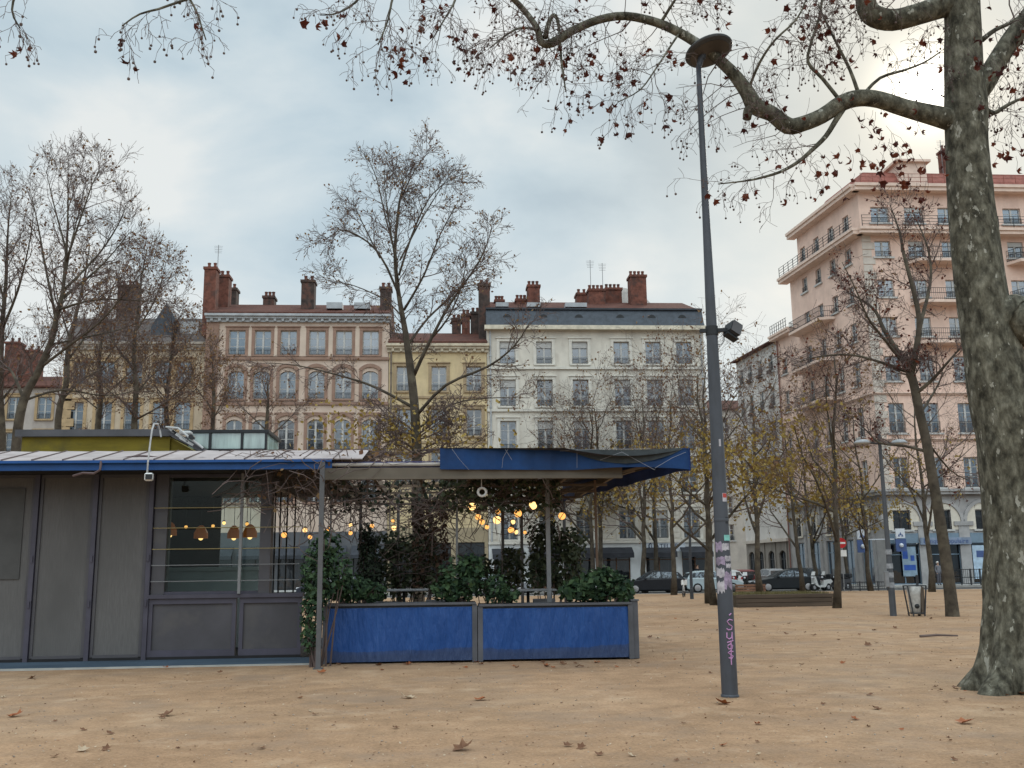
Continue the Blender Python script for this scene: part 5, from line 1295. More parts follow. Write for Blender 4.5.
def planters():
    def tarpmat():
        m, nt, b = newmat('stained blue tarpaulin'); b.inputs['Roughness'].default_value = .42; b.inputs['Specular IOR Level'].default_value = .4
        t = tex(nt, 'noise', 2.2, 5, stretch=(3,1,.35)); r = ramp(nt, [(.3,(.008,.055,.215)),(.52,(.010,.063,.24)),(.72,(.013,.072,.26))]); nt.links.new(t.outputs['Fac'], r.inputs[0])
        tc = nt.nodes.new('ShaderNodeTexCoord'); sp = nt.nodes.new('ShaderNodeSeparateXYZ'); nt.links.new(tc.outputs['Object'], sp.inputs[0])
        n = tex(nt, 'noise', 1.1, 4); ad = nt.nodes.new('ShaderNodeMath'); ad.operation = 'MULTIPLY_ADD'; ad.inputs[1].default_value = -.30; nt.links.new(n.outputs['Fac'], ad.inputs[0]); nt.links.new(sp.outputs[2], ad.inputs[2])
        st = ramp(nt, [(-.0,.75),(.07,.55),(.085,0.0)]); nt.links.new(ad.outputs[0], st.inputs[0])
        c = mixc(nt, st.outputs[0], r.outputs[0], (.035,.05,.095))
        t5 = tex(nt, 'noise', 6, 3, stretch=(4,1,.12)); r5 = ramp(nt, [(.66,0.0),(.76,.2)]); nt.links.new(t5.outputs['Fac'], r5.inputs[0])
        c = mixc(nt, r5.outputs[0], c, (.10,.17,.36))
        nt.links.new(c, b.inputs['Base Color'])
        t3 = tex(nt, 'noise', 3.5, 5, stretch=(2.5,1,.5)); bp = nt.nodes.new('ShaderNodeBump'); bp.inputs['Strength'].default_value = .9; bp.inputs['Distance'].default_value = .08
        nt.links.new(t3.outputs['Fac'], bp.inputs['Height']); nt.links.new(bp.outputs[0], b.inputs['Normal'])
        return m
    tm = tarpmat(); fm = pmat('grey planter frame', (.09,.092,.105), .6, .25, 2); soil = pmat('soil', (.05,.035,.025), .95)
    for a, b, lab in ((324.5,475.5,'left of two long planter boxes covered in blue tarpaulin'),(479.5,631.5,'right of two long planter boxes covered in blue tarpaulin, ending at the terrace corner')):
        A = kx(a,KY,630); B = kx(b,KY,630); zt = kz(603,(a+b)/2); rt = thing('planter_box', lab, 'planter', ((A+B)/2,KY,0), 0, 'blue planter boxes')
        n = 110; t = MB(); t.smooth = True; vs = []; fs = []
        for j in range(9):
            for i in range(n+1):
                x = A+.05+(B-A-.1)*i/n; z = .03+(zt-.08-.03)*j/8; y = KY-.03 + .022*noise.noise(Vector((x*2.2,z*1.2,a))) + .012*math.sin(x*5+a)*(1-j/8) - .012*max(0,math.cos(x*2*PI/.33))**24 + .02*math.sin(i*2.1+a)*max(0,j/8-.7)
                if (A < x < B): vs.append((x, y-.008, z))
        for j in range(8):
            for i in range(n): fs.append((j*(n+1)+i, j*(n+1)+i+1, (j+1)*(n+1)+i+1, (j+1)*(n+1)+i))
        t.add(vs, fs); t.wbuild('tarpaulin', tm, rt)
        f = MB(); f.box(A-.03, A+.06, KY-.05, KY+.55, 0, zt-.041); f.box(B-.06, B+.03, KY-.05, KY+.55, 0, zt-.041); f.box(A-.01, B+.01, KY-.07, KY+.02, zt-.04, zt); f.box(A-.01, B+.01, KY+.5, KY+.58, zt-.04, zt); f.box(A+.06, B-.06, KY+.51, KY+.55, .02, zt-.041); f.box(A+.06,B-.06,KY+.02,KY+.05,.02,zt-.041); f.wbuild('frame', fm, rt)
        s = MB(); s.box(A+.061, B-.061, KY+.051, KY+.509, .3, zt-.12); s.wbuild('soil', soil, rt)
    A = kx(632.5,KY,630); B = kx(638.5,KY,630); e = MB(); e.box(A, B, KY-.02, KY+1.9, 0, kz(601,636)); e.box(A-.02,B+.02,KY-.04,KY+1.95,kz(601,636)+.002,kz(601,636)+.03)
    tag(e.build('corner_post', fm), 'grey boarded end panel closing the right corner of the blue planter boxes', 'panel')
planters()
# ------------------------------------------------------------------ shrubs
def shrub(label, lobes, n, size, m, base, stems=4, seed=1, name='shrub', group='shrubs on the terrace', bal=.75, cat='shrub'):
    rng = random.Random(seed); mb = MB(); b = Vector(base); o = thing(name, label, cat, b, 0, group)
    tot = sum(r[0]*r[1]*r[2] for c,r in lobes)
    for c,r in lobes:
        k = int(n*r[0]*r[1]*r[2]/tot)
        for _ in range(k):
            d = Vector((rng.gauss(0,1),rng.gauss(0,1),rng.gauss(0,1))).normalized(); rad = rng.uniform(.25,1)**.5
            rad *= 1+.3*noise.noise(d*2.1+Vector((seed,c[0],0)))
            p = Vector((c[0]+d.x*r[0]*rad, c[1]+d.y*r[1]*rad, c[2]+d.z*r[2]*rad))
            nr = (d*.6 + Vector((rng.gauss(0,.5),rng.gauss(0,.5)-.25,rng.gauss(0,.5)+.4))).normalized()
            leaf(mb, p-b, size*rng.uniform(.6,1.3), rng, False, nr)
    mb.build('foliage', m, o); s = MB()
    for i in range(stems*3):
        c,r = lobes[i%len(lobes)]; e = Vector((c[0]+rng.uniform(-.7,.7)*r[0], c[1]+rng.uniform(-.6,.6)*r[1], c[2]+rng.uniform(.0,.8)*r[2])); q = Vector((c[0]*.4+b.x*.6+rng.uniform(-.1,.1), c[1], b.z))
        s.tube([q-b, (q.lerp(e,.5)+Vector((rng.uniform(-.1,.1),0,.05)))-b, e-b], [.018,.012,.006], 5, False)
    s.build('stem', M['twig'], o); return o
def K(px,py,Y): return at(px,py,Y)
def L(px,py,Y,rx,rz,ry=None): p = at(px,py,Y); return ((p.x,p.y,p.z),(rx*Y/1000,(ry or rx*.8)*Y/1000,rz*Y/1000))
def shrubs():
    S = shrub
    S('tall leafy climber wrapped round the front left terrace post', [L(318,575,18.0,17,36,14),L(330,545,18.05,13,16,10),L(312,615,17.95,12,26,9),L(309,640,17.92,9,14,7),L(340,570,18.1,14,18,10)], 1500, .10, M['green'], (kx(315,18.05,660),18.0,0), 5, 3, 'climbing_shrub')
    zt = kz(606,400)
    S('low bushy shrub at the left end of the left blue planter box', [L(352,588,18.77,20,15,12),L(372,592,18.77,14,10,11),L(335,592,18.72,12,10,11)], 800, .10, M['green'], (kx(352,18.77,604),18.77,zt-.1), 4, 4)
    S('round leafy shrub at the right end of the left blue planter box', [L(462,580,18.77,24,22,14),L(450,590,18.77,18,12,13),L(472,568,18.82,14,14,12)], 1000, .12, M['green'], (kx(462,18.77,604),18.77,zt-.1), 4, 5)
    S('small dark shrub at the left end of the right blue planter box', [L(496,588,18.77,13,16,12),L(510,594,18.82,10,8,11)], 450, .10, M['green'], (kx(498,18.77,604),18.77,zt-.1), 3, 6)
    S('spreading glossy shrub spilling over the right end of the right blue planter box', [L(598,585,18.72,26,16,14),L(575,591,18.72,18,10,14),L(622,589,18.66,14,12,14),L(606,578,18.82,14,12,12)], 1300, .13, M['green'], (kx(600,18.72,604),18.72,zt-.1), 4, 7)
    S('tall dull green bush under the right side of the canopy', [L(556,560,21.5,30,32,22),L(545,535,21.5,20,16,16),L(570,545,21.5,18,18,16),L(535,575,21.2,14,20,14)], 1500, .12, M['green_olive'], (kx(556,21.5,604),21.5,0), 5, 8)
    S('narrow dark cypress standing inside the terrace', [L(369,565,20.5,12,38,10),L(366,540,20.5,8,18,8),L(374,590,20.5,13,20,10)], 1500, .09, M['green_dark'], (kx(369,20.5,604),20.5,0), 3, 9, 'cypress')
    S('wide dark bush in the middle of the terrace', [L(405,565,21.5,28,36,22),L(392,545,21.5,18,20,16),L(424,550,21.5,18,26,16),L(436,580,21,12,20,14)], 1300, .12, M['green_olive'], (kx(405,21.5,604),21.5,0), 5, 10)
    S('dark bush behind the round planter shrub', [L(510,570,22.5,16,24,14),L(480,575,22.5,18,18,14)], 900, .12, M['green_olive'], (kx(505,22.5,604),22.5,0), 4, 12)
    # climbers on the beams
    rng = random.Random(33); b = Vector((kx(380),19.5,3.0))
    def vine(label, n, xa, xb, ya, yb, pa, pb, leafn, m, seed):
        rng = random.Random(seed); base = at((xa+xb)/2,(pa+pb)/2,(ya+yb)/2); o = thing('climbing_vine', label, 'vine', base, 0, 'climbers under the terrace roof'); s = MB(); lf = MB()
        for i in range(n):
            p = at(rng.uniform(xa,xb), rng.uniform(pa,pb), rng.uniform(ya,yb)); pts = [p-base]; d = Vector((rng.uniform(-1,1),rng.uniform(-.4,.4),rng.uniform(-.5,.3)))
            for k in range(6):
                d = (d+Vector((rng.gauss(0,.5),rng.gauss(0,.3),rng.gauss(-.05,.4)))).normalized(); p = p+d*rng.uniform(.10,.28)
                zmax = at(xa,pa-2,p.y).z; p.z = min(p.z, zmax); pts.append(p-base)
            s.tube(pts, rng.uniform(.003,.009), 4, False)
        for i in range(leafn):
            p = at(rng.uniform(xa,xb), pa+(pb-pa)*rng.random()**1.4, rng.uniform(ya,yb)); leaf(lf, p-base, rng.uniform(.07,.14), rng)
        s.build('stem', M['twig'], o); 
        if leafn: lf.build('foliage', m, o)
    vine('bare tangled vine hanging under the roof edge between window and front left post', 90, 258, 345, 17.7, 19.2, 462, 512, 60, M['leaf_brown'], 1)
    vine('bare vine spread over the rafters in the middle of the terrace', 150, 330, 450, 18.2, 23, 482, 512, 420, M['green_dark'], 2)
    vine('brownish leafy vine under the blue canopy', 200, 440, 560, 18.3, 23, 481, 512, 1500, M['green_olive'], 3)
    vine('russet hanging vine curtain between the dark bush and the round shrub', 120, 412, 448, 20.5, 22.5, 500, 590, 700, leafmat('russet vine', (.03,.02,.014),(.06,.032,.02),(.09,.05,.03)), 4)
    vine('thin leafless vine lying on the pavilion roof sheets', 70, 250, 440, 17.9, 18.6, 452, 464, 30, M['leaf_brown'], 5)
shrubs()
# ------------------------------------------------------------------ hanging lamps
def lamps():
    amber = emat('amber bulb', (1.0,.47,.12), 1.35); warm = emat('warm bulb', (1.0,.60,.22), 2.0); cop = emat('glowing copper shade', (.45,.14,.035), .16)
    T = [(472,506.5,19.2,.085),(478,517,21.5,.075),(482,522,22,.07),(497,520,20.2,.095),(498,511.5,21.8,.07),(518,513.5,19.8,.09),(533,505.5,19.0,.09),(562,516,19.6,.085),(511,530,22.8,.085),(516,532,23,.06),(525,532.5,23.3,.05),(487,527,23,.06),(513,522,22.4,.06),
         (186,527,23.6,.045),(213,526,23.8,.045),(224,523,23.9,.05),(247,524,23.4,.05),(284,535,21.4,.07),(305,530,21.8,.06),(310,537,22,.055),(328.5,529,22.4,.05),(350.5,525,22.8,.05),(350.5,533,22.8,.055),(372,526,23,.06),(394,528,23.2,.065),(393,521,23.6,.05)]
    side = ['far left','left','middle','right']
    for i,(px,py,Y,r) in enumerate(T):
        c = at(px,py,Y); zt = max(c.z+.15, 3.28)
        o = thing('pendant_lamp', 'small glowing amber globe lamp hanging under the terrace roof', 'lamp', (c.x,c.y,c.z), 0, 'amber globe lamps hanging in the terrace')
        b = MB(); b.smooth = True; r *= .85; b.ball((0,0,0), r, 12); b.build('globe', amber if i%3 else warm, o)
        s = MB(); s.tube([(0,0,r*.9),(0,0,zt-c.z)], .006, 4); s.build('cord', M['iron'], o); k = MB(); k.lathe([(.03,r*.85),(.035,r*1.1),(.015,r*1.5)], (0,0,0), 8); k.build('socket', M['iron'], o)
    for px,py,Y,w in ((170,530,22.7,.15),(201,533,23.2,.16),(234,533,23.2,.15),(250,532,22.8,.16)):
        c = at(px,py,Y); o = thing('pendant_lamp', 'copper shaded lamp hanging above the counter behind the pavilion window', 'lamp', c, 0, 'copper shaded lamps over the counter')
        s = MB(); s.lathe([(w,-.12),(w*.98,.0),(w*.55,.13),(.03,.17)], (0,0,0), 14); s.build('lamp_shade', cop, o)
        b = MB(); b.smooth = True; b.ball((0,0,-.11), .055, 10); b.build('bulb', warm, o)
        s = MB(); s.tube([(0,0,.17),(0,0,3.35-c.z)], .006, 4); s.build('cord', M['iron'], o)
    sm = M['brick_dark']
    def table(px, py, Y, w, lab):
        c = at(px,py,Y); o = thing('terrace_table', lab, 'table', (c.x,c.y,0), 0, 'tables on the terrace'); z = c.z
        t = MB(); t.cbox((0,0,z-.02), w, .7, .04, .01); t.build('tabletop', M['grey_metal'], o); l = MB(); l.tube([(0,0,.03),(0,0,z-.04)], .03, 8); l.build('leg', M['iron'], o); b = MB(); b.lathe([(.22,0),(.2,.03),(.04,.05)], (0,0,0), 14); b.build('base', M['iron'], o)
    table(404,589,20.0,.95,'grey table seen over the left blue planter box'); table(528,589,19.6,1.05,'grey table seen over the right blue planter box, by the pale post')
    def bench(px, Y, lab):
        c = at(px,600,Y); o = thing('terrace_chair', lab, 'chair', (c.x,Y,0), 0, 'chairs on the terrace')
        s = MB(); s.cbox((0,0,.46), .45, .45, .05, .01); s.build('seat', M['anth'], o); b = MB(); b.cbox((0,.2,.78), .45, .04, .5, .01); b.build('backrest', pmat('grey chair back', (.17,.17,.18), .6), o)
        for sx in (-1,1):
            for sy in (-1,1): l = MB(); l.bar((sx*.19,sy*.19,0),(sx*.19,sy*.19,.435),.03); l.build('leg', M['iron'], o)
    bench(437,20.6,'grey chair beside the russet vine'); bench(385,19.9,'grey chair at the left terrace table'); bench(545,20.2,'grey chair at the right terrace table')
lamps()
# ------------------------------------------------------------------ tall lamp post in the foreground
def tall_lamp():
    b = gnd(730,696.5); b.z = 0; Y = b.y
    rt = thing('lamp_post', 'very tall tapering grey lamp post with disc head, stickers and pink graffiti at its foot', 'lamp post', b)
    top = at(698.5,66,Y); H = top.z; ax = Vector((top.x-b.x, 0, 0))
    def c(z): return Vector((ax.x*z/H, 0, z))
    def rd(z):
        pts = [(0,.104),(1.5,.098),(2.9,.088),(4.2,.08),(5.2,.066),(6.4,.05),(H,.036)]
        for (a,ra),(q,rb) in zip(pts,pts[1:]):
            if z <= q: return ra+(rb-ra)*(z-a)/(q-a)
        return pts[-1][1]
    gm = pmat('grey blue lamp paint', (.062,.068,.082), .45, .18, 1.5, stain=((.045,.048,.055), 3, (2,2,.4)))
    p = MB(); p.smooth = True; zs = [-.1]+[H*i/24 for i in range(25)]
    p.tube([c(z) for z in zs], [rd(max(0,z)) for z in zs], 20); p.build('pole', gm, rt)
    f = MB(); f.lathe([(.115,0),(.112,.02),(.103,.03)], (0,0,0), 20); f.build('foot_ring', gm, rt)
    for zz in (at(719,520,Y).z,): 
        k = MB(); q = c(zz); k.lathe([(rd(zz)+.004,-.02),(rd(zz)+.006,0),(rd(zz)+.004,.02)], q, 20); k.build('collar', gm, rt)
    # disc head, tilted so its underside shows
    hc = at(708.5,53,Y) - b
    hd = MB(); hd.smooth = False; R_ = .335
    hd.lathe([(.03,.07),(.16,.06),(R_,.02),(R_+.01,.0),(R_,-.022),(R_-.05,-.045),(.02,-.04)], (0,0,0), 36)
    me = hd.mesh('lamp_head', pmat('lamp head', (.055,.057,.06), .45, .15, 3)); ho = link('lamp_head', me, rt, hc + Vector((0,-.02,.02))); ho.rotation_euler = (math.radians(-11), math.radians(-12), 0)
    g = MB(); g.lathe([(.02,-.0475),(R_-.055,-.048),(R_-.06,-.0405),(.02,-.0405)], (0,0,0), 36); g.build('diffuser', pmat('dim diffuser', (.085,.075,.068), .5, .15, 6), ho)
    n = MB(); n.tube([c(H-.02), (hc.x-.10,0,hc.z-.045)], [.036,.05], 10); n.tube([(hc.x-.10,0,hc.z-.10),(hc.x-.09,0,hc.z+.0)], [.05,.06], 10); n.build('bracket', gm, rt)
    # floodlight on a cross arm
    z = at(712,331,Y).z; q = c(z); a = MB(); l = at(700,331,Y)-b; r = at(728,330,Y)-b
    a.bar((l.x,0,l.z),(r.x,0,r.z), .05, .05); a.lathe([(rd(z)+.012,-.06),(rd(z)+.012,.06)], q, 16); ao = a.build('cross_arm', M['iron'], rt)
    fl = MB(); fc = at(733,330,Y)-b; fl.cbox((0,0,0), .17, .16, .21, .03); fl.box(-.09,.09,-.04,.06,-.135,-.106)
    fo = link('floodlight', fl.mesh('floodlight', M['iron']), ao, fc); fo.rotation_euler = (math.radians(-15), math.radians(28), .3)
    gq = MB(); gq.box(-.075,.075,-.088,-.081,-.09,.09); gq.build('lens', pmat('floodlight glass', (.05,.05,.055), .15), fo)
    cb = MB(); w = [at(724,334,Y)-b, at(724,341,Y)-b, at(721,345,Y)-b, at(717,344,Y)-b, at(714,339,Y)-b]; cb.tube(w, .008, 5); cb.build('cable', M['grey_metal'], ao)
    # stickers and graffiti follow the round surface
    def patch(name, px0, px1, py0, py1, m, jag=0, off=.003, seed=0, parent=rt):
        rng = random.Random(seed); mb = MB(); z0 = at(px0,py1,Y).z; z1 = at(px0,py0,Y).z; n = 8; vs = []; fs = []; up=[]
        for i in range(n+1):
            px = px0+(px1-px0)*i/n; zm = (z0+z1)/2; x = at(px,(py0+py1)/2,Y).x - b.x - c(zm).x; s = max(-.98,min(.98, x/rd(zm)))
            j0 = rng.uniform(0,jag*.55)*(z1-z0); j1 = rng.uniform(0,jag*.55)*(z1-z0)
            for zz in (z0+j0, z1-j1):
                rr = rd(zz)+off; vs.append((c(zz).x + s*rr, -math.sqrt(1-s*s)*rr, zz))
        for i in range(n): fs.append((2*i,2*i+2,2*i+3,2*i+1))
        mb.add(vs, fs); return mb.build(name, m, parent)
    W = pmat('worn white sticker', (.42,.40,.43), .7, .3, 14, stain=((.16,.14,.17), 9)); red = pmat('red sticker', (.42,.06,.05), .5); teal = pmat('teal sticker', (.20,.48,.44), .5, .2, 20); lil = pmat('lilac torn paper', (.30,.24,.33), .8, .4, 14, stain=((.11,.10,.12), 9)); dk = M['iron']
    o = patch('sticker', 720.5,725,493.5,502, W, 0, .003, 1); patch('sticker_print', 720.8,724.7,493.9,498, red, 0, .0045, 1, o)
    patch('sticker', 722,728.5,535,541, teal, .1, .004, 2)
    patch('sticker', 720,727.5,543,551, W, .3, .003, 3); patch('sticker', 714.5,721,541,553, lil, .5, .0025, 4)
    patch('sticker', 714,723,556,566, lil, .4, .003, 5); patch('sticker', 723,729,555,562, W, .4, .0035, 6); 
    patch('sticker', 716,722.5,567,578, W, .6, .004, 7); patch('sticker', 722,730,570,590, lil, .5, .003, 8); patch('sticker', 716,722.5,580,594, W, .5, .0035, 9); patch('sticker', 724,729.5,563,569, W, .5, .004, 10)
    patch('sticker', 723.5,727,517,524, dk, .2, .003, 11); patch('sticker', 717,719,440,447, W, .0, .003, 12)
    pk = pmat('pink graffiti paint', (.46,.24,.44), .6, .2, 20)
    gf = MB()
    def stroke(pts):
        pp = []
        for px,py in pts:
            w = at(px,py,Y); zz = w.z; s = max(-.97,min(.97,(w.x-b.x-c(zz).x)/rd(zz))); pp.append(Vector((c(zz).x+s*(rd(zz)+.002), -math.sqrt(1-s*s)*(rd(zz)+.002), zz)))
        gf.tube(pp, .0075, 4)
    stroke([(730.5,620),(727,619),(725,621),(727,624),(730,626),(729.5,629),(726,629.5),(724.5,628)])
    stroke([(724.8,632),(724.8,637),(727,638.5),(729.5,637),(730,631.5)]); stroke([(730,632),(730.3,639)])
    stroke([(725,642),(728,641),(731.2,640)]); stroke([(725.5,645),(728,643.5),(730.5,645),(730,648),(726.5,648.5),(725.5,646)])
    stroke([(731,651),(728,650.5),(726,652),(728.5,654),(731,655.5),(729.5,658),(726.5,657)]); stroke([(728.5,640),(729,646),(728.8,656),(729.2,664)]); stroke([(727,615),(729,613)])
    gf.build('graffiti', pk, rt)
tall_lamp()
def street_lamp():
    b = gnd(893.5,616); b.z = 0; Y = b.y; top = at(879,434,Y)-b
    rt = thing('street_lamp', 'double armed dark street lamp with pale heads between the plane trees on the right', 'lamp post', b)
    p = MB(); p.tube([(0,0,-.1),(0,0,1.2),(top.x*.3,0,top.z*.3),(top.x,0,top.z)], [.105,.1,.085,.05], 12); p.build('pole', pmat('slate grey paint', (.07,.075,.085), .5), rt)
    for px in (862,899):
        e = at(px,442.5,Y)-b; a = MB(); q = at(879,443.5,Y)-b; a.tube([q, q.lerp(e,.55), e], .03, 6); ao = a.build('arm', M['dark_metal'], rt)
        h = MB(); h.lathe([(.02,.11),(.18,.08),(.27,.0),(.26,-.035),(.02,-.04)], (e.x,0,e.z), 20); h.build('lamp_head', pmat('pale lamp head', (.38,.40,.42), .4), ao)
    wl = pmat('worn labels', (.26,.27,.29), .7, .3, 12)
    for k,(py) in enumerate((552,566,575,585)): s = MB(); z = at(889,py,Y).z; s.tube([(top.x*z/top.z,0,z-.08),(top.x*z/top.z,0,z+.08)], .106-.01*z/4+.004, 12); s.build('sticker', wl, rt)
    bx = MB(); z = at(886,579,Y).z; bx.cbox((top.x*z/top.z-.14,-.02,z), .12, .12, .5, .01); bx.build('control_box', M['grey_metal'], rt)
street_lamp()
def poles():
    b = gnd(692,599); b.z = 0; rt = thing('signpost', 'thin dark pole standing right of the white bicycle', 'pole', b); t = at(689.5,495,b.y)-b
    p = MB(); p.tube([(0,0,-.1),(0,0,2.0),t], [.085,.075,.05], 9); p.build('pole', M['dark_metal'], rt); k = MB(); k.lathe([(.1,0),(.1,.5),(.08,.55)], (0,0,0), 9); k.build('foot', M['dark_metal'], rt)
    y = 72.3; q = at(847,572,y); rt = thing('lamp_post', 'thin dark pole in front of the arcade right of the no-entry sign', 'pole', (q.x,y,.07)); t = at(843,476,y)
    p = MB(); p.tube([(0,0,0),(t.x-q.x,0,t.z-.07)], [.09,.05], 8); p.build('pole', M['dark_metal'], rt); k = MB(); k.lathe([(.14,0),(.13,.8),(.09,.9)], (0,0,0), 10); k.build('foot', M['dark_metal'], rt)
    y = 63.2; q = at(842.5,560,y); rt = thing('road_sign', 'round red no-entry sign with a small white plate below it', 'road sign', (q.x,y,0)); z = Z(543,y,838)
    p = MB(); p.tube([(0,.03,0),(0,.03,z+.45)], .03, 8); p.build('pole', M['grey_metal'], rt)
    d = MB(); d.lathe([(.32,0),(.32,.02)], (0,-.02,z), 24, 'y'); do = d.build('disc', pmat('sign red', (.50,.02,.025), .45), rt); w = MB(); w.box(-.25,.25,-.035,-.021,z-.06,z+.06); w.build('bar', M['white_paint'], do)
    w = MB(); w.box(-.30,.30,-.01,.012,z-.85,z-.45); w.build('plate', M['white_paint'], rt)
poles()
def bin_():
    b = gnd(917,616); b.z = 0; rt = thing('litter_bin', 'dark framed litter bin holding a clear bag on the sand', 'litter bin', b); s = b.length/1000
    f = MB(); h = 27*s
    for sx in (-1,1):
        for sy in (-.5,.5): f.bar((sx*5.2*s,sy*9*s,0),(sx*8.6*s,sy*9*s,h), .035)
    for z,w in ((h,8.7*s),(h*.1,5.5*s)):
        for sy in (-.5,.5): f.bar((-w,sy*9*s,z),(w,sy*9*s,z), .03)
        for sx in (-1,1): f.bar((sx*w,-4.5*s,z),(sx*w,4.5*s,z), .03)
    f.build('frame', M['dark_metal'], rt)
    g = MB(); g.smooth = True; n = 14; g.lathe([(4.3*s,.06),(4.8*s,h*.3),(5.4*s,h*.7),(6.6*s,h*.97)], (-1*s,0,0), n); g.build('bag', pmat('pale bin bag', (.40,.39,.37), .4, .3, 6, bump=.8, bscale=9), rt)
    k = MB(); k.ball((-1.2*s,-4.2*s,h*.33), 2.4*s, 8); k.build('rubbish', M['iron'], rt)
    sb = MB(); sb.box(3.5*s,7*s,-3*s,3*s,.05,h*.95); sb.build('side_panel', pmat('brown bin panel', (.11,.085,.065), .7), rt)
    p = MB(); p.bar((3*s,2*s,0),(4*s,2*s,h*1.35), .06); p.build('post', M['dark_metal'], rt)
bin_()
def low_wall():
    a = gnd(737,607.5); c = gnd(834,606); Y = a.y; w = c.x-a.x; rt = thing('timber_planter', 'low dark timber planter wall with dry grass along its top', 'planter', (a.x,Y,0)); h = Z(594,Y,780)
    for k in range(3):
        b = MB(); b.cbox((w/2,0,h*(k+.5)/3), w, .16, h/3-.012, .012); b.build('beam', pmat('dark timber', (.085,.062,.045), .85, .35, 1.5, stretch=(.3,1,3)), rt)
    b = MB(); b.box(.02,w-.02,.081,2.6,0,h-.04); b.build('soil', pmat('dark soil', (.06,.045,.03), .95), rt)
    e = MB()
    for x in (.03,w-.03,w*.5): e.bar((x,1.3,0.01),(x,1.31,.02),.02)
    g = MB(); rng = random.Random(3)
    for i in range(2600):
        x = rng.uniform(.05,w-.05); y = rng.uniform(.0,2.5); z = h-.045 if y > .08 else h; hh = rng.uniform(.05,.16); dx = rng.gauss(0,.04); t = .012
        g.tri((x-t,y,z),(x+t,y,z),(x+dx,y+rng.gauss(0,.04),z+hh))
    tag(g.build('grass', leafmat('dry grass', (.10,.08,.03),(.14,.12,.05),(.18,.15,.06)), rt), kind='stuff')
low_wall()
